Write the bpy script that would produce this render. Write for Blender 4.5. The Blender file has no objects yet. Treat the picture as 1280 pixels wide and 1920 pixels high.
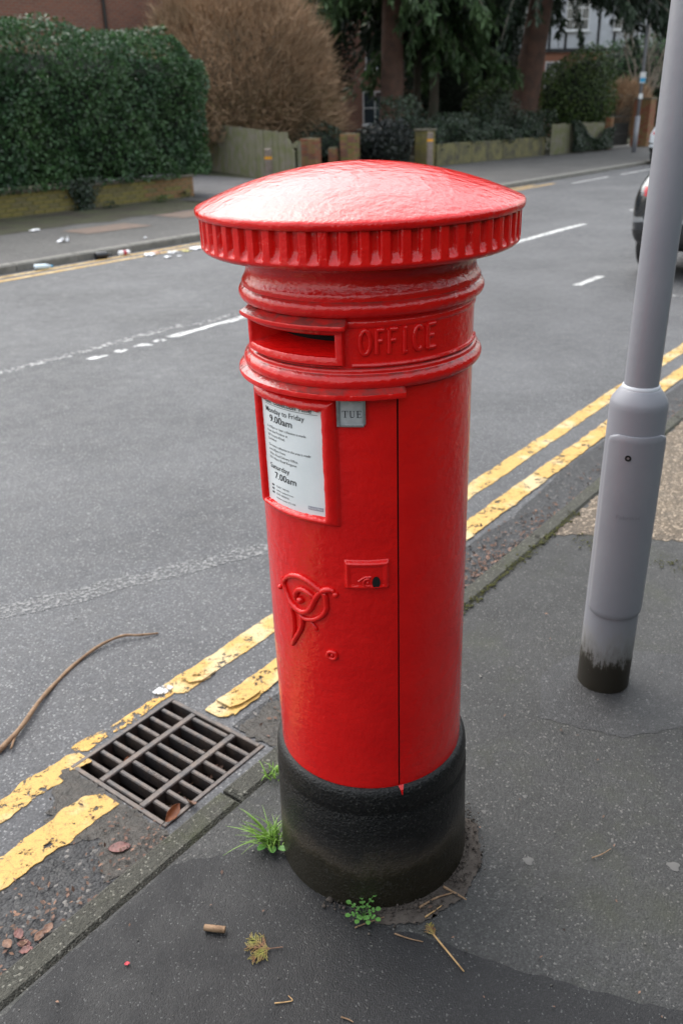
import bpy, bmesh, math, random
import numpy as np
from mathutils import Vector, Matrix
R_ = math.radians
rng = np.random.default_rng(7); random.seed(7)
scene = bpy.context.scene
C = scene.collection
# ------------------------------------------------------------------ camera
PITCH, ROLL = R_(25.02), R_(-1.23)
fw = Vector((0, math.cos(PITCH), -math.sin(PITCH))); up = Vector((0, math.sin(PITCH), math.cos(PITCH))); rt = Vector((1, 0, 0))
r2 = math.cos(ROLL)*rt + math.sin(ROLL)*up; u2 = -math.sin(ROLL)*rt + math.cos(ROLL)*up
cd = bpy.data.cameras.new('camera'); cam = bpy.data.objects.new('camera', cd); C.objects.link(cam)
cam.matrix_world = Matrix(((r2.x, u2.x, -fw.x, 0), (r2.y, u2.y, -fw.y, 0), (r2.z, u2.z, -fw.z, 1.62), (0, 0, 0, 1)))
cd.sensor_fit = 'VERTICAL'; cd.sensor_height = 24; cd.sensor_width = 16
cd.lens = 24*1617.4/1920; cd.clip_start = .05; cd.clip_end = 2000
cd.dof.use_dof = True; cd.dof.focus_distance = 1.5; cd.dof.aperture_fstop = 3.6
scene.camera = cam
# ------------------------------------------------------------------ sky and sun (overcast)
SUN_EL, SUN_AZ = R_(54), R_(-34)
w = bpy.data.worlds.new('World'); scene.world = w; w.use_nodes = True
nt = w.node_tree; nt.nodes.clear()
sky = nt.nodes.new('ShaderNodeTexSky'); sky.sky_type = 'NISHITA'; sky.sun_disc = False
sky.sun_elevation = SUN_EL; sky.sun_rotation = SUN_AZ; sky.air_density = 2; sky.dust_density = 3; sky.ozone_density = 1
hs = nt.nodes.new('ShaderNodeHueSaturation'); hs.inputs['Saturation'].default_value = .34
bg = nt.nodes.new('ShaderNodeBackground'); bg.inputs['Strength'].default_value = .15
ow = nt.nodes.new('ShaderNodeOutputWorld')
nt.links.new(sky.outputs[0], hs.inputs['Color']); nt.links.new(hs.outputs[0], bg.inputs[0]); nt.links.new(bg.outputs[0], ow.inputs[0])
sl = bpy.data.lights.new('sun', 'SUN'); sl.energy = .5; sl.angle = R_(80); sl.color = (1, .97, .93)
so = bpy.data.objects.new('sun', sl); C.objects.link(so)
sd = Vector((math.sin(SUN_AZ)*math.cos(SUN_EL), math.cos(SUN_AZ)*math.cos(SUN_EL), math.sin(SUN_EL)))
so.rotation_euler = sd.to_track_quat('Z', 'Y').to_euler()
scene.view_settings.view_transform = 'Standard'; scene.view_settings.look = 'None'
scene.view_settings.exposure = 1.5; scene.view_settings.gamma = 1
scene.render.engine = 'CYCLES'
# ------------------------------------------------------------------ helpers
DX, DY = .6068, .7949                       # direction of the street
def W(s, n, z=0.): return (DX*s - DY*n, DY*s + DX*n, z)
STREET = math.atan2(DY, DX)
def link(o, parent=None):
    C.objects.link(o)
    if parent: o.parent = parent
    return o
def mk(name, v, f, mat, parent=None, smooth=False, mats=None, fm=None):
    me = bpy.data.meshes.new(name)
    if isinstance(v, np.ndarray): v = v.tolist()
    if isinstance(f, np.ndarray): f = f.tolist()
    me.from_pydata(v, [], f)
    for m in (mats or [mat]): me.materials.append(m)
    if fm is not None: me.polygons.foreach_set('material_index', fm)
    if smooth: me.polygons.foreach_set('use_smooth', [True]*len(f))
    me.update()
    return link(bpy.data.objects.new(name, me), parent)
def tag(o, label, cat, group=None):
    o['label'] = label; o['category'] = cat
    if group: o['group'] = group
    return o
def struct(o): o['kind'] = 'structure'; return o
def stuff(o, label=None, cat=None):
    o['kind'] = 'stuff'
    if label: o['label'] = label; o['category'] = cat
    return o
def thing(name, label, cat, loc=(0, 0, 0), rz=0, group=None):
    o = bpy.data.objects.new(name, None); o.empty_display_size = .05; o.location = loc; o.rotation_euler = (0, 0, rz)
    return tag(link(o), label, cat, group)
class MB:
    def __init__(s): s.v = []; s.f = []
    def add(s, v, f):
        b = len(s.v); s.v += [tuple(p) for p in v]; s.f += [tuple(i+b for i in q) for q in f]; return s
    def box(s, x0, x1, y0, y1, z0, z1, bev=0):
        if bev <= 0:
            v = [(x, y, z) for z in (z0, z1) for y in (y0, y1) for x in (x0, x1)]
            return s.add(v, [(0, 2, 3, 1), (4, 5, 7, 6), (0, 1, 5, 4), (1, 3, 7, 5), (3, 2, 6, 7), (2, 0, 4, 6)])
        v = []; b = bev
        for z, i in ((z0, b), (z0+b, 0), (z1-b, 0), (z1, b)):
            v += [(x0+i, y0+i, z), (x1-i, y0+i, z), (x1-i, y1-i, z), (x0+i, y1-i, z)]
        f = [(3, 2, 1, 0), (12, 13, 14, 15)]
        for k in range(3):
            for j in range(4): a = 4*k+j; c = 4*k+(j+1) % 4; f.append((a, c, c+4, a+4))
        return s.add(v, f)
    def tube(s, pts, rad, n=8, cap=True, flat=1.0):
        P = [Vector(p) for p in pts]; rad = rad if hasattr(rad, '__len__') else [rad]*len(P)
        b = len(s.v); last = Vector((.31, .2, .93))
        for i, p in enumerate(P):
            t = (P[min(i+1, len(P)-1)]-P[max(i-1, 0)]); t = t.normalized() if t.length > 0 else Vector((0, 0, 1))
            a = last - t*last.dot(t)
            if a.length < 1e-3: a = Vector((1, 0, 0)) - t*t.x
            a.normalize(); last = a; c = t.cross(a)
            for k in range(n):
                q = 2*math.pi*k/n; s.v.append(tuple(p + (a*math.cos(q) + c*math.sin(q)*flat)*rad[i]))
        for i in range(len(P)-1):
            for k in range(n):
                k2 = (k+1) % n; s.f.append((b+i*n+k, b+i*n+k2, b+(i+1)*n+k2, b+(i+1)*n+k))
        if cap:
            s.f.append(tuple(b+k for k in reversed(range(n)))); e = b+(len(P)-1)*n; s.f.append(tuple(e+k for k in range(n)))
        return s
    def lathe(s, prof, n=48, cap=True):
        b = len(s.v)
        for r, z in prof:
            for k in range(n): q = 2*math.pi*k/n; s.v.append((r*math.cos(q), r*math.sin(q), z))
        for i in range(len(prof)-1):
            for k in range(n):
                k2 = (k+1) % n; s.f.append((b+i*n+k, b+i*n+k2, b+(i+1)*n+k2, b+(i+1)*n+k))
        if cap:
            s.f.append(tuple(b+k for k in reversed(range(n)))); e = b+(len(prof)-1)*n; s.f.append(tuple(e+k for k in range(n)))
        return s
    def xf(s, M):
        s.v = [tuple(M @ Vector(p)) for p in s.v]; return s
    def build(s, name, mat, parent=None, smooth=False, **k): return mk(name, s.v, s.f, mat, parent, smooth, **k)
def autosmooth(o, ang=35):
    me = o.data; bm = bmesh.new(); bm.from_mesh(me)
    for fc in bm.faces: fc.smooth = True
    for e in bm.edges:
        e.smooth = not (len(e.link_faces) == 2 and e.calc_face_angle(0) > R_(ang))
    bm.to_mesh(me); bm.free(); return o
# ------------------------------------------------------------------ materials
def mat(name, col, rough=.7, var=0, vscale=8, col2=None, bump=0, bscale=40, spec=.5, metal=0, coat=0, coatr=.1, island=0, detail=6, bump2=0, b2scale=300, coord='Object'):
    m = bpy.data.materials.new(name); m.use_nodes = True; t = m.node_tree; b = t.nodes['Principled BSDF']
    b.inputs['Base Color'].default_value = (*col, 1); b.inputs['Roughness'].default_value = rough
    b.inputs['Metallic'].default_value = metal; b.inputs['Specular IOR Level'].default_value = spec
    b.inputs['Coat Weight'].default_value = coat; b.inputs['Coat Roughness'].default_value = coatr
    N, L = t.nodes, t.links
    tc = N.new('ShaderNodeTexCoord'); cur = None
    if col2 is not None:
        nz = N.new('ShaderNodeTexNoise'); nz.inputs['Scale'].default_value = vscale; nz.inputs['Detail'].default_value = detail; nz.inputs['Roughness'].default_value = .6
        L.new(tc.outputs[coord], nz.inputs['Vector'])
        rp = N.new('ShaderNodeValToRGB'); rp.color_ramp.elements[0].position = .38; rp.color_ramp.elements[1].position = .64
        rp.color_ramp.elements[0].color = (*col, 1); rp.color_ramp.elements[1].color = (*col2, 1)
        L.new(nz.outputs['Fac'], rp.inputs['Fac']); cur = rp.outputs[0]
    if island:
        ge = N.new('ShaderNodeNewGeometry'); h = N.new('ShaderNodeHueSaturation'); mr = N.new('ShaderNodeMapRange')
        mr.inputs['To Min'].default_value = 1-island; mr.inputs['To Max'].default_value = 1+island
        L.new(ge.outputs['Random Per Island'], mr.inputs['Value']); L.new(mr.outputs[0], h.inputs['Value'])
        if cur: L.new(cur, h.inputs['Color'])
        else: h.inputs['Color'].default_value = (*col, 1)
        cur = h.outputs[0]
    if cur: L.new(cur, b.inputs['Base Color'])
    prev = None
    for st, sc in ((bump, bscale), (bump2, b2scale)):
        if st:
            nb = N.new('ShaderNodeTexNoise'); nb.inputs['Scale'].default_value = sc; nb.inputs['Detail'].default_value = 5
            L.new(tc.outputs[coord], nb.inputs['Vector'])
            bp = N.new('ShaderNodeBump'); bp.inputs['Strength'].default_value = 1; bp.inputs['Distance'].default_value = st
            L.new(nb.outputs['Fac'], bp.inputs['Height'])
            if prev: L.new(prev, bp.inputs['Normal'])
            prev = bp.outputs[0]
    if prev: L.new(prev, b.inputs['Normal'])
    return m
def nd(t, typ, **k):
    n = t.nodes.new(typ)
    for a, v in k.items():
        if a in n.inputs: n.inputs[a].default_value = v
        else: setattr(n, a, v)
    return n
def ramp(t, src, stops):
    r = t.nodes.new('ShaderNodeValToRGB'); e = r.color_ramp.elements
    while len(e) < len(stops): e.new(.5)
    for i, (p, c) in enumerate(stops):
        e[i].position = p; e[i].color = (*c, 1) if hasattr(c, '__len__') else (c, c, c, 1)
    t.links.new(src, r.inputs['Fac']); return r.outputs[0]
def mixc(t, fac, a, b, mode='MIX'):
    m = t.nodes.new('ShaderNodeMix'); m.data_type = 'RGBA'; m.blend_type = mode
    for k, v in ((0, fac), (6, a), (7, b)):
        if hasattr(v, 'links') or hasattr(v, 'is_linked'): t.links.new(v, m.inputs[k])
        elif hasattr(v, '__len__'): m.inputs[k].default_value = (*v, 1)
        else: m.inputs[k].default_value = v
    return m.outputs[2]
def asphalt(name, dark, lite, speck, rough=.75, stone=170, speckamt=.5, bump=.004, patch=.35, stain=None):
    """bituminous surface: binder with stones of several tones, worn patches, pitted relief"""
    m = bpy.data.materials.new(name); m.use_nodes = True; t = m.node_tree; b = t.nodes['Principled BSDF']; L = t.links
    tc = nd(t, 'ShaderNodeTexCoord'); co = tc.outputs['Object']
    def tex(typ, **k):
        n = nd(t, typ, **k); L.new(co, n.inputs['Vector']); return n
    big = tex('ShaderNodeTexNoise', Scale=.9, Detail=6, Roughness=.6); mid = tex('ShaderNodeTexNoise', Scale=9, Detail=5, Roughness=.6)
    vor = tex('ShaderNodeTexVoronoi', Scale=stone); vor2 = tex('ShaderNodeTexVoronoi', Scale=stone*.37)
    base = mixc(t, ramp(t, big.outputs['Fac'], [(.35, 0), (.68, 1)]), dark, lite)
    base = mixc(t, patch, base, mixc(t, ramp(t, mid.outputs['Fac'], [(.3, .25), (.7, 1.)]), (0, 0, 0), base))
    sep = nd(t, 'ShaderNodeSeparateColor'); L.new(vor.outputs['Color'], sep.inputs[0])
    tone = ramp(t, sep.outputs[0], [(0, .72), (.55, .96), (.8, 1.1), (1, 1.45)])
    base = mixc(t, 1., base, tone, 'MULTIPLY')
    sep2 = nd(t, 'ShaderNodeSeparateColor'); L.new(vor.outputs['Color'], sep2.inputs[0])
    sp = ramp(t, sep2.outputs[1], [(1-.1*speckamt-.02, 0), (1-.1*speckamt, 1)])
    base = mixc(t, sp, base, speck)
    if stain:
        sn_ = tex('ShaderNodeTexNoise', Scale=2.3, Detail=8, Roughness=.7); base = mixc(t, ramp(t, sn_.outputs['Fac'], [(.52, 0), (.68, stain[1])]), base, stain[0])
    L.new(base, b.inputs['Base Color'])
    L.new(ramp(t, mid.outputs['Fac'], [(.3, max(rough-.18, .1)), (.7, min(rough+.1, 1))]), b.inputs['Roughness'])
    b.inputs['Specular IOR Level'].default_value = .28
    fine = tex('ShaderNodeTexNoise', Scale=stone*.9, Detail=4)
    b1 = nd(t, 'ShaderNodeBump', Strength=.8, Distance=bump); L.new(vor.outputs['Distance'], b1.inputs['Height']); b1.invert = True
    b2 = nd(t, 'ShaderNodeBump', Strength=.7, Distance=bump); L.new(fine.outputs['Fac'], b2.inputs['Height']); L.new(b1.outputs[0], b2.inputs['Normal'])
    b3 = nd(t, 'ShaderNodeBump', Strength=.5, Distance=bump*4); L.new(mid.outputs['Fac'], b3.inputs['Height']); L.new(b2.outputs[0], b3.inputs['Normal'])
    L.new(b3.outputs[0], b.inputs['Normal'])
    return m
def paint_line(name, col, dirt, wear, pale=None, ws=26):
    """thermoplastic road paint, cracked and worn through in places"""
    m = bpy.data.materials.new(name); m.use_nodes = True; t = m.node_tree; b = t.nodes['Principled BSDF']; L = t.links
    tc = nd(t, 'ShaderNodeTexCoord'); co = tc.outputs['Object']
    def tex(typ, **k):
        n = nd(t, typ, **k); L.new(co, n.inputs['Vector']); return n
    n1 = tex('ShaderNodeTexNoise', Scale=ws, Detail=8, Roughness=.75); n2 = tex('ShaderNodeTexNoise', Scale=7, Detail=4); n3 = tex('ShaderNodeTexNoise', Scale=90, Detail=6, Roughness=.7)
    vo = tex('ShaderNodeTexVoronoi', Scale=14, feature='DISTANCE_TO_EDGE')
    c = mixc(t, ramp(t, n2.outputs['Fac'], [(.5, 0), (.62, .8)]), col, pale or col)
    c = mixc(t, ramp(t, n3.outputs['Fac'], [(.53, 0), (.68, .65)]), c, dirt)
    n4 = tex('ShaderNodeTexNoise', Scale=300, Detail=3, Roughness=.6); c = mixc(t, ramp(t, n4.outputs['Fac'], [(.5, 0), (.72, .5)]), c, dirt)
    c = mixc(t, ramp(t, vo.outputs['Distance'], [(.0, .45), (.012, 0)]), c, dirt)
    L.new(c, b.inputs['Base Color']); b.inputs['Roughness'].default_value = .65
    bp = nd(t, 'ShaderNodeBump', Strength=.7, Distance=.004); L.new(n3.outputs['Fac'], bp.inputs['Height']); L.new(bp.outputs[0], b.inputs['Normal'])
    tr = nd(t, 'ShaderNodeBsdfTransparent'); mx = nd(t, 'ShaderNodeMixShader')
    L.new(ramp(t, n1.outputs['Fac'], [(wear-.03, 0), (wear+.01, 1)]), mx.inputs[0]); L.new(tr.outputs[0], mx.inputs[1]); L.new(b.outputs[0], mx.inputs[2])
    L.new(mx.outputs[0], t.nodes['Material Output'].inputs['Surface'])
    return m
def red_paint(name, col=(.63, .0060, .0060), grime=.0, bump=.0016):
    m = bpy.data.materials.new(name); m.use_nodes = True; t = m.node_tree; b = t.nodes['Principled BSDF']; L = t.links
    tc = nd(t, 'ShaderNodeTexCoord'); co = tc.outputs['Object']
    def tex(typ, **k):
        n = nd(t, typ, **k); L.new(co, n.inputs['Vector']); return n
    n1 = tex('ShaderNodeTexNoise', Scale=46, Detail=3, Roughness=.55); n2 = tex('ShaderNodeTexNoise', Scale=130, Detail=5, Roughness=.6); n3 = tex('ShaderNodeTexNoise', Scale=11, Detail=5)
    n4 = tex('ShaderNodeTexNoise', Scale=420, Detail=2)
    c = mixc(t, ramp(t, n3.outputs['Fac'], [(.35, 0), (.7, 1)]), col, (col[0]*1.12, col[1]*1.4, col[2]*1.2))
    c = mixc(t, ramp(t, n4.outputs['Fac'], [(.74, 0), (.78, .6)]), c, (.35, .05, .04))
    if grime:                                   # dust lying on faces that look up
        ge = nd(t, 'ShaderNodeNewGeometry'); sp = nd(t, 'ShaderNodeSeparateXYZ'); L.new(ge.outputs['True Normal'], sp.inputs[0])
        mu = nd(t, 'ShaderNodeMath', operation='MULTIPLY'); L.new(ramp(t, sp.outputs[2], [(.35, 0), (.9, 1)]), mu.inputs[0]); L.new(ramp(t, n1.outputs['Fac'], [(.3, .3), (.6, 1)]), mu.inputs[1])
        m2 = nd(t, 'ShaderNodeMath', operation='MULTIPLY'); L.new(mu.outputs[0], m2.inputs[0]); m2.inputs[1].default_value = grime
        c = mixc(t, m2.outputs[0], c, (.13, .045, .04))
    L.new(c, b.inputs['Base Color'])
    L.new(ramp(t, n3.outputs['Fac'], [(.3, .07), (.7, .15)]), b.inputs['Roughness'])
    b1 = nd(t, 'ShaderNodeBump', Strength=.75, Distance=bump*2.0); L.new(n1.outputs['Fac'], b1.inputs['Height'])
    b2 = nd(t, 'ShaderNodeBump', Strength=.6, Distance=bump*.9); L.new(n2.outputs['Fac'], b2.inputs['Height']); L.new(b1.outputs[0], b2.inputs['Normal'])
    L.new(b2.outputs[0], b.inputs['Normal']); return m
def leafmat(name, col, col2, rough=.45, island=.45, vscale=1.2, spec=.4, trans=.25):
    m = mat(name, col, rough, col2=col2, vscale=vscale, island=island, spec=spec)
    t = m.node_tree; b = t.nodes['Principled BSDF']; tr = nd(t, 'ShaderNodeBsdfTranslucent'); mx = nd(t, 'ShaderNodeMixShader'); mx.inputs[0].default_value = trans
    src = b.inputs['Base Color'].links[0].from_socket; t.links.new(src, tr.inputs[0])
    t.links.new(b.outputs[0], mx.inputs[1]); t.links.new(tr.outputs[0], mx.inputs[2]); t.links.new(mx.outputs[0], t.nodes['Material Output'].inputs['Surface'])
    return m
M = {}
M['road'] = asphalt('road_asphalt', (.074, .075, .079), (.112, .113, .118), (.20, .20, .20), rough=.72, stone=190, speckamt=.4, bump=.002, patch=.25)
M['road_dark'] = asphalt('gutter_asphalt', (.030, .030, .032), (.05, .05, .052), (.14, .13, .12), rough=.5, stone=120, speckamt=.2, bump=.005, patch=.5)
M['pave_old'] = asphalt('pavement_asphalt_worn', (.034, .034, .0335), (.062, .0615, .060), (.12, .117, .11), rough=.68, stone=240, speckamt=.22, bump=.002, patch=.3, stain=((.04, .043, .028), .6))
M['pave_new'] = asphalt('pavement_asphalt_patch', (.0135, .0135, .0145), (.024, .024, .0255), (.07, .07, .07), rough=.62, stone=330, speckamt=.12, bump=.0012, patch=.4, stain=((.012, .012, .013), .7))
M['pave_far'] = asphalt('far_pavement_asphalt', (.068, .066, .064), (.10, .097, .093), (.2, .19, .18), rough=.8, stone=110, speckamt=.3, bump=.003)
M['gravel'] = asphalt('resin_bound_gravel', (.095, .074, .056), (.15, .118, .085), (.29, .23, .17), rough=.75, stone=110, speckamt=1.4, bump=.006, patch=.15)
M['kerb'] = asphalt('kerb_concrete', (.050, .049, .040), (.078, .076, .062), (.16, .155, .13), rough=.8, stone=230, speckamt=.35, bump=.003, stain=((.045, .052, .022), .8))
M['kerb_far'] = mat('far_kerb_granite', (.13, .125, .11), .85, col2=(.20, .19, .17), vscale=6, bump=.004, bscale=60)
M['yellow'] = paint_line('yellow_road_paint', (.50, .305, .075), (.07, .055, .03), .435, (.56, .44, .25))
M['yellow_thin'] = paint_line('yellow_road_paint_worn', (.52, .30, .06), (.08, .06, .03), .50, (.72, .5, .2))
M['white_line'] = paint_line('white_road_paint', (.56, .56, .55), (.16, .16, .16), .465)
M['white_worn'] = paint_line('white_road_paint_worn', (.36, .36, .355), (.16, .16, .16), .54)
M['ghost'] = paint_line('ghost_road_paint', (.20, .20, .20), (.12, .12, .12), .53, ws=70)
M['mud'] = mat('wet_mud', (.022, .018, .014), .35, col2=(.05, .042, .034), vscale=30, bump=.012, bscale=70, bump2=.004, b2scale=260)
M['soil'] = mat('garden_soil', (.035, .028, .018), .95, col2=(.05, .055, .022), vscale=1.5, bump=.03, bscale=12)
M['iron'] = mat('grate_cast_iron', (.036, .031, .031), .45, col2=(.080, .058, .046), vscale=22, bump=.002, bscale=120, metal=.35, spec=.6)
M['pit'] = mat('gully_pit', (.010, .009, .008), .9)
M['red'] = red_paint('red_gloss_paint')
M['red_dusty'] = red_paint('red_gloss_paint_dusty', grime=.85)
M['red_cap'] = red_paint('red_gloss_paint_cap', bump=.0019)
M['dark'] = mat('dark_void', (.004, .004, .004), 1)
M['enamel'] = mat('notice_enamel', (.70, .73, .74), .22, col2=(.76, .78, .79), vscale=14)
M['ink'] = mat('printed_black', (.015, .015, .018), .5)
M['ink_grey'] = mat('printed_grey', (.33, .33, .38), .5)
M['tab'] = mat('day_tab_metal', (.36, .37, .38), .45, col2=(.46, .47, .48), vscale=60, metal=.3)
M['tabframe'] = mat('tab_frame_metal', (.30, .31, .31), .35, col2=(.48, .48, .48), vscale=50, metal=.8)
M['pole'] = mat('grey_column_paint', (.205, .21, .235), .42, col2=(.222, .227, .25), vscale=5, bump=.0006, bscale=60)
M['polew'] = mat('grey_column_edge', (.45, .47, .50), .5)
M['wood_old'] = mat('mossy_fence_board', (.16, .145, .115), .9, col2=(.11, .12, .045), vscale=3.5, bump=.006, bscale=25)
M['bollard'] = mat('bollard_timber', (.16, .125, .105), .85, col2=(.23, .19, .16), vscale=9, bump=.004, bscale=30)
M['amber'] = mat('amber_reflector', (.75, .33, .01), .4)
M['ivy_wall'] = mat('mossy_render', (.17, .155, .07), .95, col2=(.075, .07, .05), vscale=3, bump=.02, bscale=9)
M['mortar'] = mat('mortar', (.17, .155, .12), .95, col2=(.12, .12, .06), vscale=6, bump=.006, bscale=40)
for i, (a, b_) in enumerate((((.25, .085, .045), (.19, .07, .04)), ((.20, .085, .055), (.14, .07, .05)), ((.27, .12, .06), (.16, .13, .05)))):
    M['brick%d' % i] = mat('pier_brick_%s' % 'abc'[i], a, .9, col2=b_, vscale=7, bump=.006, bscale=50)
for i, (a, b_) in enumerate((((.19, .15, .05), (.13, .125, .03)), ((.22, .11, .055), (.17, .14, .05)), ((.16, .13, .06), (.10, .10, .03)))):
    M['mbrick%d' % i] = mat('mossy_brick_%s' % 'abc'[i], a, .95, col2=b_, vscale=4, bump=.01, bscale=40)
M['coping'] = mat('mossy_coping', (.10, .09, .065), .95, col2=(.15, .13, .10), vscale=8, bump=.008, bscale=40)
M['hedge'] = leafmat('hedge_leaf', (.025, .068, .026), (.050, .108, .035), rough=.38, island=.55)
M['hedge_core'] = mat('light_blocking_core', (.008, .013, .007), 1)  # near-black solid core, added inside the foliage to block light
M['beech'] = mat('bare_twig_bark', (.38, .25, .155), .9, col2=(.24, .165, .10), vscale=.9, island=.4)
M['beech_low'] = mat('mossy_twig_bark', (.19, .15, .065), .9, col2=(.24, .17, .09), vscale=1.5, island=.4)
M['conifer'] = leafmat('conifer_needles', (.030, .062, .022), (.055, .10, .034), rough=.6, island=.5)
M['yew'] = leafmat('yew_needles', (.008, .018, .009), (.014, .030, .013), rough=.6, island=.5)
M['bush'] = leafmat('bush_leaf', (.040, .078, .018), (.065, .10, .024), rough=.5, island=.5)
M['ivy'] = leafmat('ivy_leaf', (.016, .032, .017), (.034, .054, .028), rough=.35, island=.6)
M['mahonia'] = leafmat('dark_shrub_leaf', (.012, .016, .016), (.022, .028, .022), rough=.45, island=.5)
M['bark_red'] = mat('redwood_bark', (.095, .050, .036), .95, col2=(.055, .034, .026), vscale=3, bump=.04, bscale=5)
M['bark'] = mat('grey_bark', (.06, .048, .038), .95, col2=(.04, .045, .03), vscale=4, bump=.02, bscale=8)
M['branch'] = mat('bare_branch', (.17, .145, .115), .9, col2=(.10, .085, .065), vscale=3)
M['grass'] = leafmat('fresh_grass', (.13, .26, .035), (.22, .36, .07), rough=.45, island=.3, vscale=20)
M['weed'] = leafmat('weed_leaf', (.085, .22, .045), (.13, .30, .07), rough=.45, island=.25, vscale=30)
M['moss'] = mat('moss', (.085, .085, .016), 1, col2=(.05, .052, .016), vscale=40, bump=.01, bscale=200)
M['twig'] = mat('twig_bark', (.17, .10, .055), .8, col2=(.26, .165, .095), vscale=40, bump=.003, bscale=120)
M['straw'] = mat('straw_stem', (.42, .27, .12), .7, col2=(.33, .19, .08), vscale=60)
M['leaf_red'] = mat('dead_leaf_red', (.16, .055, .045), .55, col2=(.10, .04, .035), vscale=60, bump=.003, bscale=90)
M['leaf_brown'] = mat('dead_leaf_brown', (.18, .085, .045), .55, col2=(.09, .045, .03), vscale=50, bump=.003, bscale=90)
M['leaf_orange'] = mat('dead_leaf_orange', (.30, .095, .03), .5, col2=(.20, .07, .03), vscale=40)
M['litterbits'] = mat('leaf_fragments', (.085, .045, .032), .8, col2=(.15, .085, .055), vscale=30, island=.6)
M['gritm'] = mat('grit_stones', (.16, .15, .135), .8, col2=(.06, .06, .055), vscale=30, island=.7)
M['sprig'] = mat('cypress_sprig_leaf', (.20, .19, .035), .7, col2=(.15, .065, .03), vscale=45)
M['gum'] = mat('chewing_gum', (.105, .102, .098), .9)
M['paper'] = mat('litter_paper', (.78, .78, .80), .7)
M['paper_pink'] = mat('litter_card', (.55, .33, .27), .7)
M['paper_yel'] = mat('litter_wrapper', (.66, .58, .22), .6)
M['blackp'] = mat('black_plastic', (.012, .012, .014), .25)
M['bottle'] = mat('clear_bottle', (.55, .66, .74), .12, spec=.6)
M['cap_blue'] = mat('blue_cap', (.03, .28, .50), .4)
M['can_red'] = mat('can_red', (.40, .05, .07), .3)
M['glass'] = mat('window_glass', (.03, .04, .05), .05, spec=.8)
M['white'] = mat('white_joinery', (.62, .63, .64), .6)
M['render_w'] = mat('white_render', (.46, .48, .52), .9, col2=(.40, .42, .45), vscale=2)
M['timber'] = mat('black_timber', (.02, .02, .022), .8)
M['roof'] = mat('clay_roof', (.10, .055, .04), .9, col2=(.075, .05, .04), vscale=4, bump=.03, bscale=6)
M['gate'] = mat('black_iron_gate', (.012, .012, .012), .5)
M['tyre'] = mat('tyre_rubber', (.012, .012, .012), .8)
M['rim'] = mat('alloy_rim', (.35, .35, .36), .35, metal=.8)
M['tail'] = mat('tail_lens', (.38, .012, .02), .12)
M['chrome'] = mat('bright_trim', (.5, .52, .55), .2, metal=.9)
M['trim'] = mat('black_trim', (.015, .015, .016), .5)
M['car_dark'] = mat('dark_car_paint', (.012, .014, .018), .25, coat=1, coatr=.04)
M['car_white'] = mat('white_car_paint', (.60, .63, .67), .25, coat=1, coatr=.04)
def brickmat(name, c1, c2, mo):
    m = bpy.data.materials.new(name); m.use_nodes = True; t = m.node_tree; b = t.nodes['Principled BSDF']
    tc = nd(t, 'ShaderNodeTexCoord'); mp = nd(t, 'ShaderNodeMapping'); mp.inputs['Rotation'].default_value = (R_(90), 0, 0)
    br = nd(t, 'ShaderNodeTexBrick', Scale=1, **{'Mortar Size': .01, 'Brick Width': .225, 'Row Height': .075})
    br.inputs['Color1'].default_value = (*c1, 1); br.inputs['Color2'].default_value = (*c2, 1); br.inputs['Mortar'].default_value = (*mo, 1)
    t.links.new(tc.outputs['Object'], mp.inputs[0]); t.links.new(mp.outputs[0], br.inputs['Vector']); t.links.new(br.outputs[0], b.inputs['Base Color'])
    b.inputs['Roughness'].default_value = .9; return m
M['housebrick'] = brickmat('house_brick', (.20, .075, .045), (.15, .06, .04), (.16, .13, .11))
M['housebrick2'] = brickmat('orange_house_brick', (.30, .10, .05), (.24, .085, .045), (.2, .15, .12))
# ================================================================== SETTING
KO, KI = 1.335, 1.26        # near kerb: road edge, pavement edge
RZ = -.10
def sheet(name, poly, z, m, parent=None): return mk(name, [(x, y, z) for x, y, *_ in poly], [tuple(range(len(poly)))], m, parent)
struct(sheet('ground', [W(-300, -300), W(-300, 500), W(600, 500), W(600, -300)][::-1], -.45, M['soil']))
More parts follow.
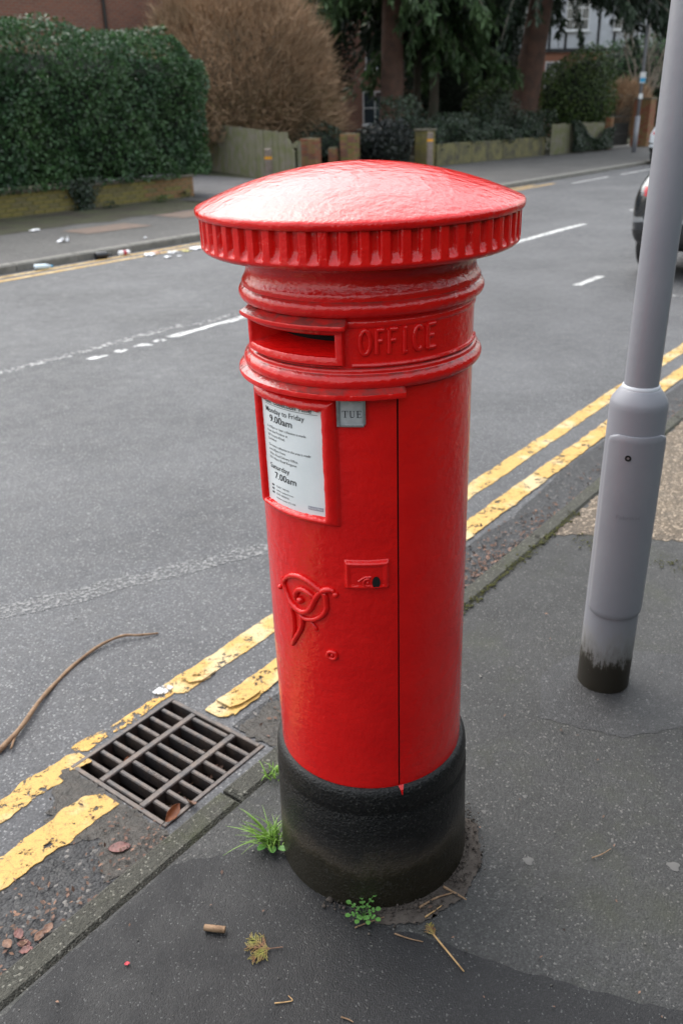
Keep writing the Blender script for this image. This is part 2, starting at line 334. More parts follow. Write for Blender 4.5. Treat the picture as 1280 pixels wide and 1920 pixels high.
# road with a square hole for the gully
gs0, gs1, gn0, gn1 = 1.075, 1.475, 1.43, 1.835
S4 = [-40, gs0, gs1, 120]; N4 = [KO-.005, gn0, gn1, 9.66]
vv = [W(s, n, RZ) for s in S4 for n in N4]; ff = []
for i in range(3):
    for j in range(3):
        if not (i == 1 and j == 1): a = i*4+j; ff.append((a, a+4, a+5, a+1))
road = struct(mk('road', vv, ff, M['road']))
def ragged(s0, s1, n0, n1, z, amp, step=.02, seed=0, ends=True, th=.0025, drop=None):
    """strip along the street with uneven edges, a few millimetres thick"""
    r = np.random.default_rng(seed); k = max(3, int((s1-s0)/step)); s = np.linspace(s0, s1, k)
    def wob():
        a = r.normal(0, 1, k)
        for _ in range(2): a = .5*a + .25*np.roll(a, 1) + .25*np.roll(a, -1)
        b = np.interp(s, np.linspace(s0, s1, max(3, k//9)), r.normal(0, 1, max(3, k//9)))
        return (a*.8 + b*.8)*amp
    lo = n0 + wob(); hi = n1 + wob()
    if ends:
        q = (s1-s)*1.0; w_ = (n1-n0)
        sk = np.clip(1-(s1-s)/(.35*w_), 0, 1); hi -= sk*w_*.45*r.uniform(.6, 1.2); sk = np.clip(1-(s-s0)/(.3*w_), 0, 1); lo += sk*w_*.4*r.uniform(.5, 1.2)
    mbx = MB(); v = []
    for i in range(k): v += [W(s[i], lo[i], z), W(s[i], hi[i], z), W(s[i], lo[i], z+th), W(s[i], hi[i], z+th)]
    f = []
    for i in range(k-1):
        a = 4*i; b = a+4
        f += [(a+2, b+2, b+3, a+3), (a, b, b+2, a+2), (a+1, a+3, b+3, b+1)]
    f += [(0, 2, 3, 1), (4*k-4, 4*k-3, 4*k-1, 4*k-2)]
    return v, f
def line(name, m, *a, **k):
    return mk(name, *ragged(*a, **k), m, road)
# worn dark gutter surface between yellow lines and kerb
gut = mk('gutter_strip', *ragged(-4, gs0-.01, KO+.003, 1.62, RZ, .012, step=.03, seed=3, th=.003, ends=False), M['road_dark'], road)
gut = mk('gutter_strip', *ragged(gs1+.01, 30, KO+.003, 1.57, RZ, .012, step=.05, seed=4, th=.003, ends=False), M['road_dark'], road)
# near double yellow lines, broken round the gully
line('yellow_line', M['yellow'], -1, 1.13, 1.805, 1.885, RZ+.0005, .0045, step=.006, seed=11)
line('yellow_line', M['yellow'], -1, 1.06, 1.60, 1.70, RZ+.0032, .0045, step=.006, seed=12, th=.003)
line('yellow_line', M['yellow_thin'], 1.13, 1.50, 1.84, 1.89, RZ+.0005, .010, seed=13, th=.002)
line('yellow_line', M['yellow'], 1.50, 9, 1.815, 1.905, RZ+.0005, .0035, step=.007, seed=14)
line('yellow_line', M['yellow'], 9.01, 60, 1.815, 1.905, RZ+.0005, .005, step=.06, seed=114, ends=False)
line('yellow_line', M['yellow'], 1.49, 9, 1.605, 1.70, RZ+.0032, .0035, step=.007, seed=15, th=.003)
line('yellow_line', M['yellow'], 9.01, 60, 1.605, 1.70, RZ+.004, .005, step=.06, seed=115, th=.005, ends=False)
line('paint_slab', M['yellow'], 1.56, 1.66, 1.81, 1.885, RZ+.0055, .006, seed=16, th=.005)
line('paint_slab', M['yellow'], 1.54, 1.66, 1.62, 1.69, RZ+.010, .006, seed=17, th=.005)
line('white_paint_patch', M['white_line'], 1.455, 1.515, 1.865, 1.90, RZ+.003, .004, step=.01, seed=18, th=.003)
# centre lines, worn ghosts, far double yellow lines, bay marks
line('centre_line', M['white_worn'], 3.0, 5.3, 5.72, 5.82, RZ+.0005, .012, step=.04, seed=21, th=.003)
line('centre_line', M['white_line'], 4.9, 6.7, 5.46, 5.56, RZ+.0005, .014, step=.04, seed=22, th=.004)
for i, (a, b_) in enumerate(((4.05, 4.22), (4.3, 4.42), (4.52, 4.64), (4.72, 4.82))):
    line('centre_line_fragment', M['white_line'], a, b_, 5.47, 5.55, RZ+.0005, .018, step=.02, seed=30+i, th=.003)
line('centre_line', M['white_worn'], 5.3, 6.6, 5.62, 5.72, RZ+.0005, .012, step=.04, seed=24, th=.003)
for i in range(8):
    a = 9.7 + i*6.2; line('centre_line', M['white_line'], a, a+4.05, 5.49, 5.60, RZ+.0005, .006, step=.06, seed=40+i, th=.003)
fwl = mk('ghost_line', [(x*1., y*1., z) for x, y, z in ragged(0, 1.3, -.05, .06, RZ+.0005, .012, seed=50, th=.002)[0]], ragged(0, 1.3, -.05, .06, RZ, .012, seed=50)[1], M['ghost'], road)
p0 = Vector((-1.45, 2.77, 0)); dv = (Vector((-.30, 3.33, 0))-p0); ang = math.atan2(dv.y, dv.x) - STREET
fwl.matrix_local = Matrix.Translation(p0) @ Matrix.Rotation(ang, 4, 'Z')
line('yellow_line', M['yellow'], -20, 20.8, 9.19, 9.28, RZ+.0005, .006, step=.08, seed=51, th=.003)
line('yellow_line', M['yellow'], -20, 20.2, 9.42, 9.50, RZ+.0005, .006, step=.08, seed=52, th=.003)
line('bay_line', M['white_line'], 21.0, 23.2, 8.80, 8.88, RZ+.0005, .006, step=.08, seed=53, th=.003)
line('bay_line', M['white_line'], 24.2, 27.4, 8.80, 8.88, RZ+.0005, .006, step=.08, seed=54, th=.003)
line('bay_line', M['white_line'], 8.80, 9.45, 3.52, 3.60, RZ+.0005, .008, step=.04, seed=55, th=.003)
line('bay_line', M['white_worn'], 8.74, 8.83, 1.62, 3.5, RZ+.001, .01, step=.03, seed=56, th=.003)
# kerbs of separate stones
kerb = struct(bpy.data.objects.new('kerb', None)); link(kerb)
def kerbstone(s0, s1, n0, n1, parent, m, bev=.012):
    L_ = s1-s0; b = MB().box(0, L_-.009, 0, n1-n0, -.25, 0, bev)
    o = b.build('kerbstone', m, parent, True); autosmooth(o, 40)
    o.location = W(s0, n0, random.uniform(-.002, .002)); o.rotation_euler = (random.uniform(-.004, .004), 0, STREET); return o
e = [-3.2, -2.3, -1.4, -.5, .42, 1.205, 2.115, 3.03, 3.945, 4.86, 5.77, 6.7, 7.6, 8.5, 9.4, 10.3, 11.2, 12.1, 13.0]
for a, b_ in zip(e, e[1:]): kerbstone(a, b_, KI, KO, kerb, M['kerb'])
fkerb = struct(bpy.data.objects.new('far_kerb', None)); link(fkerb)
for i in range(44):
    kerbstone(-2+i*.915, -2+(i+1)*.915, 9.64, 9.79, fkerb, M['kerb_far'], .02)
# near pavement: old worn asphalt, dark newer patch, resin gravel strip
pav = struct(sheet('pavement', [W(-20, -6), W(40, -6), W(40, KI-.004), W(-20, KI-.004)], -.004, M['pave_old']))
def blob(pts, z, amp, seed, step=.02):
    r = np.random.default_rng(seed); out = []
    for i in range(len(pts)):
        a = np.array(pts[i][:2]); b = np.array(pts[(i+1) % len(pts)][:2]); d = np.linalg.norm(b-a); k = max(1, int(d/step)); t = (b-a)/max(d, 1e-6); nn = np.array([-t[1], t[0]])
        for j in range(k):
            out.append(a + (b-a)*j/k + nn*r.normal(0, amp)*(1 if 0 < j else .3))
    return [(float(p[0]), float(p[1]), z) for p in out]
def patch(name, pts, z, m, amp=.004, seed=1, step=.02, parent=None):
    P = blob(pts, z, amp, seed, step); bm = bmesh.new(); vs = [bm.verts.new(p) for p in P]; bm.faces.new(vs)
    bmesh.ops.triangulate(bm, faces=bm.faces[:]); me = bpy.data.meshes.new(name); bm.to_mesh(me); bm.free(); me.materials.append(m)
    for p in me.polygons:
        if p.normal.z < 0: p.flip()
    return link(bpy.data.objects.new(name, me), parent)
patch('pavement_patch', [W(-3, KI-.012), W(.95, KI-.012), (-.29, 1.545), (-.19, 1.56), (-.10, 1.47), (.02, 1.34), (.16, 1.30), (.34, 1.215), (.55, 1.145), (.72, 1.10), (1.2, .98), (2.2, .5), (2.0, -3), (-3, -3)], -.0015, M['pave_new'], .003, 5, parent=pav)
patch('pavement_patch', [(.56, 2.03), (.62, 2.24), (.72, 2.33), (.95, 2.36), (1.2, 2.3), (1.5, 2.25), (1.6, 1.9), (1.25, 1.93), (1.0, 1.98), (.78, 1.93)], -.0030, asphalt('pavement_asphalt_column_patch', (.034, .034, .035), (.054, .0535, .055), (.10, .10, .10), rough=.55, stone=230, speckamt=.2, bump=.002, patch=.3), .003, 8, parent=pav)
patch('gravel_strip', [W(3.08, KI-.01), (1.03, 3.20), (1.7, 3.05), W(4.3, -.6), W(30, -.6), W(30, KI-.01)], -.0022, M['gravel'], .006, 9, parent=pav)
# far side
struct(sheet('far_pavement', [W(-40, 9.78), W(120, 9.78), W(120, 12.6), W(-40, 12.6)], -.004, M['pave_far']))
struct(patch('verge', [W(-40, 12.5), W(12.5, 12.3), W(13.2, 14.6), W(-40, 14.6)], .002, M['soil'], .05, 4, .3))
struct(sheet('far_path', [W(13, 12.58), W(120, 12.58), W(120, 14.0), W(13, 14.6)], -.006, M['pave_far']))
struct(sheet('driveway', [W(13.35, 12.5), W(17.2, 12.5), W(19.8, 24), W(15.5, 24)], .003, asphalt('driveway_asphalt', (.085, .085, .09), (.115, .115, .12), (.2, .2, .2), stone=80, speckamt=.3)))
struct(sheet('garden', [W(-100, 14.4), W(260, 14.4), W(260, 260), W(-100, 260)], -.010, M['soil']))
struct(sheet('near_garden', [W(-100, -60), W(200, -60), W(200, -5.9), W(-100, -5.9)], -.010, M['soil']))
cp = mk('pavement_repair', [W(8.5, 11.15, .002), W(9.7, 11.05, .002), W(9.7, 11.75, .002), W(8.5, 11.8, .002)], [(0, 1, 2, 3)], mat('brown_repair', (.15, .10, .075), .9, col2=(.11, .085, .07), vscale=8)); struct(cp)
struct(mk('pavement_repair', [W(10.7, 11.4, .002), W(13.2, 11.2, .002), W(13.2, 12.2, .002), W(10.7, 12.2, .002)], [(0, 1, 2, 3)], cp.data.materials[0]))
# ================================================================== PILLAR BOX
AX = Vector((-0.01338727, -0.01872645, .99973502)); e1 = Vector((1, 0, 0)) - AX*AX.x; e1.normalize(); e2 = AX.cross(e1)
PB = thing('pillar_box', 'red cast iron pillar post box with black base on the pavement', 'post box')
PB.matrix_world = Matrix(((e1.x, e2.x, AX.x, .0615), (e1.y, e2.y, AX.y, 1.5971), (e1.z, e2.z, AX.z, 0), (0, 0, 0, 1)))
def cy(phi, z, r): a = R_(phi); return (r*math.sin(a), -r*math.cos(a), z)
def grid(name, phis, zs, rf, m, parent=PB, skip=None, closed=False, smooth=True):
    v = [cy(p, z, rf(p, z)) if not isinstance(rf(p, z), tuple) else cy(p, rf(p, z)[1], rf(p, z)[0]) for z in zs for p in phis]
    k = len(phis); f = []
    for i in range(len(zs)-1):
        for j in range(k if closed else k-1):
            j2 = (j+1) % k
            if skip and skip(.5*(phis[j]+phis[j2]), .5*(zs[i]+zs[i+1])): continue
            f.append((i*k+j, i*k+j2, (i+1)*k+j2, (i+1)*k+j))
    return mk(name, v, f, m, parent, smooth)
def revolve(name, prof, m, n=180, parent=PB, ang=40):
    """prof: (r, z) from bottom to top"""
    v = []; f = []
    for r, z in prof:
        for k in range(n): v.append(cy(360*k/n, z, r))
    for i in range(len(prof)-1):
        for k in range(n): k2 = (k+1) % n; f.append((i*n+k, i*n+k2, (i+1)*n+k2, (i+1)*n+k))
    return autosmooth(mk(name, v, f, m, parent, True), ang)
def arc(a0, a1, n, cx, cz, r): return [(cx + r*math.cos(R_(a0+(a1-a0)*i/n)), cz + r*math.sin(R_(a0+(a1-a0)*i/n))) for i in range(n+1)]
def arcsweep(name, sec, p0, p1, m, parent=PB, n=80, endtaper=0, ang=40):
    k = len(sec); v = []; f = []; base = min(r for r, z in sec)
    for i in range(n+1):
        p = p0 + (p1-p0)*i/n; t = 1
        if endtaper: t = min(1, min(p-p0, p1-p)/endtaper); t = math.sin(t*math.pi/2)*.75 + .25 if t < 1 else 1
        zc = sum(z for r, z in sec)/k
        for r, z in sec: v.append(cy(p, zc + (z-zc)*(.5+.5*t), base + (r-base)*t))
    for i in range(n):
        for j in range(k): j2 = (j+1) % k; f.append((i*k+j, (i+1)*k+j, (i+1)*k+j2, i*k+j2))
    f += [tuple(range(k)), tuple(n*k+j for j in reversed(range(k)))]
    return autosmooth(mk(name, v, f, m, parent, True), ang)
# black base
m = bpy.data.materials.new('black_base_paint'); m.use_nodes = True; t = m.node_tree; b = t.nodes['Principled BSDF']
tc = nd(t, 'ShaderNodeTexCoord'); sx = nd(t, 'ShaderNodeSeparateXYZ'); t.links.new(tc.outputs['Object'], sx.inputs[0])
n1 = nd(t, 'ShaderNodeTexNoise', Scale=9, Detail=6, Roughness=.65); n2 = nd(t, 'ShaderNodeTexNoise', Scale=170, Detail=4); n3 = nd(t, 'ShaderNodeTexNoise', Scale=60, Detail=8, Roughness=.75)
for q in (n1, n2, n3): t.links.new(tc.outputs['Object'], q.inputs['Vector'])
ma = nd(t, 'ShaderNodeMath', operation='MULTIPLY_ADD'); t.links.new(n1.outputs['Fac'], ma.inputs[0]); ma.inputs[1].default_value = -.12; t.links.new(sx.outputs[2], ma.inputs[2])
ma2 = nd(t, 'ShaderNodeMath', operation='MULTIPLY_ADD'); t.links.new(n3.outputs['Fac'], ma2.inputs[0]); ma2.inputs[1].default_value = -.06; t.links.new(ma.outputs[0], ma2.inputs[2])
c = ramp(t, ma2.outputs[0], [(0, (.017, .014, .008)), (.012, (.030, .024, .014)), (.032, (.056, .045, .034)), (.075, (.018, .016, .0155)), (.12, (.0045, .0045, .005))])
c = mixc(t, ramp(t, n2.outputs['Fac'], [(.57, 0), (.70, .6)]), c, (.06, .057, .052))
t.links.new(c, b.inputs['Base Color']); b.inputs['Roughness'].default_value = .36; b.inputs['Specular IOR Level'].default_value = .38
bp = nd(t, 'ShaderNodeBump', Strength=.75, Distance=.004); t.links.new(n2.outputs['Fac'], bp.inputs['Height']); bp2 = nd(t, 'ShaderNodeBump', Strength=.7, Distance=.005); t.links.new(n3.outputs['Fac'], bp2.inputs['Height']); t.links.new(bp.outputs[0], bp2.inputs['Normal']); t.links.new(bp2.outputs[0], b.inputs['Normal'])
revolve('base', [(.2235, -.06), (.2235, .0), (.2225, .05), (.2195, .16), (.2185, .262), (.2150, .270), (.2152, .276), (.2165, .284), (.2168, .300), (.2155, .318), (.2120, .330), (.2060, .3365), (.1950, .3375)], m, ang=60)
# body with a hole for the slot and a doorway; the door is its own panel
D0, D1 = -94., 14.75; DZ0, DZ1 = .340, 1.1905
SL0, SL1, SZ0, SZ1 = -65.5, -13.6, 1.2625, 1.2975
phis = sorted(set([round(-180+i*2, 3) for i in range(180)] + [SL0, SL1, D0-.45, D1+.45, D0+.45, D1-.45]))
zs = sorted(set([.325, .34, .36] + [round(.4+.04*i, 3) for i in range(20)] + [DZ1, 1.205, 1.24, SZ0, SZ1, 1.31, 1.33, 1.36, 1.39]))
def bodyskip(p, z): return (D0-.45 < p < D1+.45 and DZ0 < z < DZ1) or (SL0 < p < SL1 and SZ0 < z < SZ1)
body = grid('body', phis, zs, lambda p, z: .2018, M['red'], skip=bodyskip, closed=True)
# jambs of the doorway
for p, nm in ((D0-.45, 'jamb'), (D1+.45, 'jamb')):
    mk('door_jamb', [cy(p, DZ0, .2018), cy(p, DZ1, .2018), cy(p, DZ1, .185), cy(p, DZ0, .185)], [(0, 1, 2, 3)], M['dark'], body)
dp = [D0+.45 + (D1-D0-.9)*i/60 for i in range(61)]; dz = [DZ0+.001 + (DZ1-DZ0-.001)*i/50 for i in range(51)]
door = grid('door', dp, dz, lambda p, z: .2028 + .0006*math.sin(z*9+p*.05), M['red'])
for p in (dp[0], dp[-1]):
    mk('door_edge', [cy(p, DZ0+.001, .2026), cy(p, DZ1, .2026), cy(p, DZ1, .186), cy(p, DZ0+.001, .186)], [(0, 1, 2, 3), (3, 2, 1, 0)][:1], M['dark'], door)
# upper mouldings
revolve('upper_moulding', [(.2005, 1.305), (.2045, 1.309), (.2045, 1.3165), (.2035, 1.318)] + arc(-78, 62, 14, .2038, 1.3375, .0145) + [(.2105, 1.3515), (.2120, 1.356), (.2090, 1.3615), (.2045, 1.369), (.2030, 1.378), (.2035, 1.386), (.2090, 1.393), (.2085, 1.397), (.2240, 1.404), (.2500, 1.4075), (.2660, 1.4085)], M['red_dusty'], ang=50)
revolve('lower_moulding', [(.1990, 1.200), (.2035, 1.203)] + arc(-75, 70, 14, .2035, 1.2195, .0140) + [(.2078, 1.2345), (.2085, 1.2375), (.2065, 1.2405), (.2005, 1.2415)], M['red_dusty'], ang=50)
# drip ledge over the door
arcsweep('drip_ledge', [(.198, 1.1925), (.2240, 1.1925), (.2275, 1.1940), (.2288, 1.1985), (.2275, 1.2030), (.2160, 1.2095), (.198, 1.2120)], -112, 18.5, M['red_dusty'], n=130, endtaper=2.5)
# fluted drum and domed cap
NF = 56; per = 360/NF; sub = 14
ph = [i*per/sub for i in range(NF*sub)]
zr = [1.4085, 1.4105, 1.4135, 1.4165, 1.419, 1.421, 1.4235, 1.4265, 1.430, 1.434, 1.440, 1.448, 1.456, 1.462, 1.4655, 1.4675]
def flute(p, z):
    u = abs(((p/per) % 1)-.5)*2                      # 0 at flute centre
    wv = max(0., min(1., (.56-u)/.20)); wv = wv*wv*(3-2*wv)
    lo = max(0., min(1., (z-1.4195)/.013)); lo = lo**.8
    r = .2755
    if z < 1.4165: r -= (.0085*((1.4165-z)/.008)**2)
    return r - .0095*wv*lo
grid('fluted_drum', ph, zr, flute, M['red'], closed=True)
prof = [(.2600, 1.4665), (.2785, 1.4665), (.2803, 1.4680), (.2812, 1.4725), (.2812, 1.4765), (.2795, 1.4795)]
for i in range(1, 41):
    u = 1-i/40; prof.append((max(.0008, .2785*u), 1.4795 + .0625*(1-u**2.05)*(1-.03*math.sin(math.pi*u))))
revolve('cap', prof, M['red_cap'], n=200, ang=50)
# slot: frame, hood, chute
def frame(name, o, i_, r0, r1, m, parent=PB, n=48, bev=.003, inset=.16):
    """curved rectangular frame between outer (p0,p1,z0,z1) and inner openings, with an inner reveal down to r0"""
    def loop(p0, p1, z0, z1, r):
        L_ = [(p0+(p1-p0)*k/n, z0) for k in range(n)] + [(p1, z0+(z1-z0)*k/8) for k in range(8)] + [(p1+(p0-p1)*k/n, z1) for k in range(n)] + [(p0, z1+(z0-z1)*k/8) for k in range(8)]
        return [cy(p, z, r) for p, z in L_]
    d = bev/.2*57.3
    loops = [loop(*o, r0), loop(o[0]+d*.2, o[1]-d*.2, o[2]+bev*.2, o[3]-bev*.2, r1-bev), loop(o[0]+d, o[1]-d, o[2]+bev, o[3]-bev, r1), loop(i_[0]-d, i_[1]+d, i_[2]-bev, i_[3]+bev, r1), loop(i_[0], i_[1], i_[2], i_[3], r1-bev), loop(i_[0], i_[1], i_[2], i_[3], inset)]
    k = len(loops[0]); v = [p for l in loops for p in l]; f = []
    for a in range(len(loops)-1):
        for j in range(k): j2 = (j+1) % k; f.append((a*k+j, a*k+j2, (a+1)*k+j2, (a+1)*k+j))
    return autosmooth(mk(name, v, f, m, parent, True), 50)
slot = frame('slot_frame', (-70, -9.5, 1.246, 1.3115), (SL0, SL1, SZ0, SZ1), .199, .2135, M['red'], inset=.15)
grid('chute', [SL0+.2+(SL1-SL0-.4)*i/30 for i in range(31)], [0, .5, 1], lambda p, z: (.2125-.062*z, 1.2630+.009*z), M['red'], parent=slot)
grid('slot_back', [SL0+(SL1-SL0)*i/20 for i in range(21)], [1.25, 1.31], lambda p, z: .149, M['dark'], parent=slot)
arcsweep('slot_hood', [(.199, 1.3085), (.2230, 1.3065), (.2262, 1.3080), (.2275, 1.3120), (.2262, 1.3155), (.2210, 1.3175), (.2080, 1.3235), (.199, 1.3245)], -71, -7.5, M['red_dusty'], n=70, endtaper=1.2)
arcsweep('panel_bead', [(.200, 1.2435), (.2052, 1.2435), (.2062, 1.2460), (.2048, 1.2490), (.200, 1.2500)], -6.2, 84, M['red'], n=90)
arcsweep('panel_bead', [(.200, 1.3015), (.2040, 1.3020), (.2040, 1.3060), (.200, 1.3065)], -6.2, 84, M['red'], n=90).location = (0, 0, .0135)
# raised lettering OFFICE (strokes as rounded bars)
def stroke(mb, pts, rad=.0042, r=.2026, n=7, k=6):
    P = []
    for (a, b_) in zip(pts, pts[1:]):
        for i in range(k): u = i/k; P.append((a[0]+(b_[0]-a[0])*u, a[1]+(b_[1]-a[1])*u))
    P.append(pts[-1]); mb.tube([cy(p, z, r) for p, z in P], rad, n)
LT = {'O': [[(.5+.5*math.cos(q)*(1 if abs(math.cos(q)) < .99 else 1), .5+.5*math.sin(q)) for q in [math.pi*2*i/20 for i in range(21)]]],
      'F': [[(0, 0), (0, 1)], [(0, 1), (1, 1)], [(0, .55), (.75, .55)]], 'I': [[(.5, 0), (.5, 1)], [(.2, 1), (.8, 1)], [(.2, 0), (.8, 0)]],
      'C': [[(.5+.5*math.cos(q), .5+.5*math.sin(q)) for q in [R_(48+264*i/18) for i in range(19)]]],
      'E': [[(0, 0), (0, 1)], [(0, 1), (1, 1)], [(0, .53), (.75, .53)], [(0, 0), (1, 0)]]}
for ch, a, b_ in (('O', -2.6, 2.2), ('F', 5.1, 8.4), ('F', 11.0, 14.6), ('I', 17.0, 19.6), ('C', 23.0, 27.6), ('E', 30.3, 34.6)):
    mb = MB()
    for st in LT[ch]: stroke(mb, [(a+(b_-a)*x, 1.2645+.0385*y) for x, y in st], k=3 if ch in 'OC' else 6)
    autosmooth(mb.build('raised_letter', M['red'], PB, True), 60)
# notice plate and its thick-painted frame (height field)
def relief(name, p0, p1, z0, z1, h, m, parent=PB, nu=90, nv=110, r=.2028):
    P = [p0+(p1-p0)*i/nu for i in range(nu+1)]; Z = [z0+(z1-z0)*i/nv for i in range(nv+1)]
    return grid(name, P, Z, lambda p, z: r + h(p, z), m, parent)
def sm(a, b_, x): u = max(0., min(1., (x-a)/(b_-a))); return u*u*(3-2*u)
wob = [random.uniform(-1, 1) for _ in range(200)]
def wv(x, k): i = int(math.floor(x)) % 190; u = x-math.floor(x); return (wob[(i+k) % 200]*(1-u) + wob[(i+k+1) % 200]*u)
PI0, PI1, PZ0, PZ1 = -62.4, -21.9, .9675, 1.1645
def hframe(p, z):
    pm = lambda d: d/57.3*.203
    di = min(pm(p-PI0) + .0007*wv(z*140, 3), pm(PI1-p) + .0007*wv(z*120, 40), z-PZ0 + .0005*wv(p*.55, 80), PZ1-z + .0014*wv(p*.6, 120))
    do = min(pm(p+69.6), pm(-14.4-p) + .004*sm(1.10, 1.18, z)*0, z-.9515, 1.1885-z)
    if di > 0: return .0012
    t_ = -di; u = max(0., min(1., t_/max(1e-5, t_+max(do, 0.)))); return .0012 + .0125*math.sin(math.pi*u**.75)**.55*(1 if do > 0 else 0)
nf = relief('notice_frame', -70, -14, .950, 1.1895, hframe, M['red'], nu=150, nv=150)
plate = grid('notice_plate', [PI0-.8+(PI1-PI0+1.6)*i/40 for i in range(41)], [PZ0-.003+(PZ1-PZ0+.006)*i/10 for i in range(11)], lambda p, z: .2062, M['enamel'])
def textgeo(s, bold=0):
    cu = bpy.data.curves.new('t', 'FONT'); cu.body = s; cu.size = 1; cu.offset = bold; cu.resolution_u = 3
    o = bpy.data.objects.new('t', cu); C.objects.link(o); dg = bpy.context.evaluated_depsgraph_get(); me = o.evaluated_get(dg).to_mesh()
    v = [tuple(p.co) for p in me.vertices]; f = [tuple(p.vertices) for p in me.polygons]
    bpy.data.objects.remove(o); bpy.data.curves.remove(cu); return v, f
def curvetext(s, p0, p1, zb, cap, parent, m, r=.2069, bold=0, clip=None):
    v, f = textgeo(s, bold); x0 = min(p[0] for p in v); x1 = max(p[0] for p in v); k = cap/.70
    v = [cy(p0+(p1-p0)*(x-x0)/(x1-x0), zb+y*k, r) for x, y, _ in v]
    o = mk('lettering', v, f, m, parent); return o
T = plate
for s, a, b_, z, c, bo in (('Last Collection Time', -58.5, -26.8, 1.1605, .0085, .012), ('Monday to Friday', -58.3, -31.0, 1.1435, .0095, .002), ('9.00am', -55.2, -38.6, 1.1265, .0128, .007),
        ('A 4.00pm or later collection is made', -58.2, -30.6, 1.1140, .0046, .0), ('from the Postbox at', -58, -41.9, 1.1060, .0046, 0), ('38 Victoria Road,', -57.8, -44.1, 1.0980, .0046, 0), ('Surbiton', -57.6, -50.6, 1.0905, .0046, 0),
        ('The latest collection in the area is made', -57.8, -28.4, 1.0785, .0046, 0), ('at 6.30pm from', -57.6, -44.4, 1.0705, .0046, 0), ('Villers Road Delivery Office,', -57.5, -36.1, 1.0620, .0046, 0), ('79A Villers Road Kingston', -57.8, -37.2, 1.0540, .0046, 0),
        ('Saturday', -57.7, -42.2, 1.0355, .0095, .002), ('7.00am', -54, -38, 1.0170, .0128, .007), ('03457 740740', -53.5, -43.5, .9995, .0036, 0), ('www.royalmail.com', -53.8, -40.5, .9920, .0036, 0), ('0345 6000606', -53.8, -43.8, .9845, .0036, 0), ('Postbox number KT6 300', -53.8, -39.4, .9765, .0032, 0)):
    curvetext(s, a, b_, z, c, T, M['ink'], bold=bo)
grid('rule', [-58.5+35*i/20 for i in range(21)], [1.1576, 1.1583], lambda p, z: .2069, M['ink'], parent=T)
grid('logo_panel', [-31.4+8.6*i/6 for i in range(7)], [.9775, .9845], lambda p, z: .2067, M['ink_grey'], parent=T)
curvetext('Royal Mail', -30.8, -23.4, .9795, .0036, T, M['enamel'], r=.2071)
for z in (.9995, .992, .9845): grid('icon', [-57.6, -56.6, -55.6], [z-.0002, z+.0032], lambda p, z: .2069, M['ink'], parent=T)
# day tab
tab = relief('day_tab', -13.9, -.9, 1.1425, 1.1875, lambda p, z: .0038*sm(0, .35, min(p+13.9, -.9-p))*sm(0, .0012, z-1.1425), M['tab'], nu=40, nv=40)
for a, b_, z0, z1 in ((-14.1, -12.7, 1.1415, 1.1885), (-1.9, -.7, 1.1465, 1.1885), (-12.6, -1.6, 1.1415, 1.1452), (-12.6, -2.0, 1.1855, 1.1885)):
    arcsweep('tab_frame', [(.203, z0), (.2078, z0), (.2092, z0+.0008), (.2092, z1-.0008), (.2078, z1), (.203, z1)], a, b_, M['tabframe'], parent=tab, n=10)
def rects(lst, p0, k, zb, h, parent):
    for (x0, y0, x1, y1) in lst: grid('lettering', [p0+k*(x0+(x1-x0)*i/3) for i in range(4)], [zb+h*y0, zb+h*y1], lambda p, z: .2071, M['ink'], parent=parent)
TB, TH = 1.1580, .0120
rects([(.42, 0, .58, 1), (.02, .93, .98, 1), (.02, .76, .09, .96), (.91, .76, .98, .96), (.27, 0, .73, .05)], -11.6, 2.9, TB, TH, tab)
rects([(.14, .12, .29, 1), (.0, .95, .42, 1), (.72, .14, .79, 1), (.60, .95, .95, 1), (.2, .04, .70, .12), (.28, 0, .62, .06)], -8.3, 3.0, TB, TH, tab)
rects([(.16, 0, .32, 1), (.03, .94, .92, 1), (.03, 0, .95, .06), (.3, .48, .70, .54), (.64, .38, .70, .64), (.86, .76, .92, .98), (.89, .02, .95, .24)], -5.0, 2.7, TB, TH, tab)
# lock plate with keyhole and swinging escutcheon
def hlock(p, z):
    pm = (p+1.75)/57.3*.203; a = .0415-abs(pm); b_ = .0305-abs(z-.8538)
    return .0085*sm(-.0005, .006, min(a, b_)) - .0022*sm(.007, .014, min(a, b_))
lock = relief('lock_plate', -14.2, 10.7, .8215, .886, hlock, M['red'], nu=60, nv=50)
v = [cy(2.8 + 2.0*math.cos(2*math.pi*i/24)*(1 if 1 else 0), .8405 + .0130*math.sin(2*math.pi*i/24), .2112) for i in range(24)]
mk('keyhole', v, [tuple(range(24))], M['dark'], lock)
mb = MB(); mb.tube([cy(-1.4+2.1*math.cos(q), .8405+.0075*math.sin(q), .2098) for q in [R_(70+230*i/14) for i in range(15)]], .0024, 7); mb.tube([cy(-1.6, .8400, .2090), cy(-1.0, .8402, .2100)], .003, 7)
mb.tube([cy(-6, .843, .2088), cy(-4.4, .848, .2092), cy(-2.4, .852, .2092), cy(.2, .852, .209)], .0022, 6)
autosmooth(mb.build('escutcheon', M['red'], lock, True), 60)
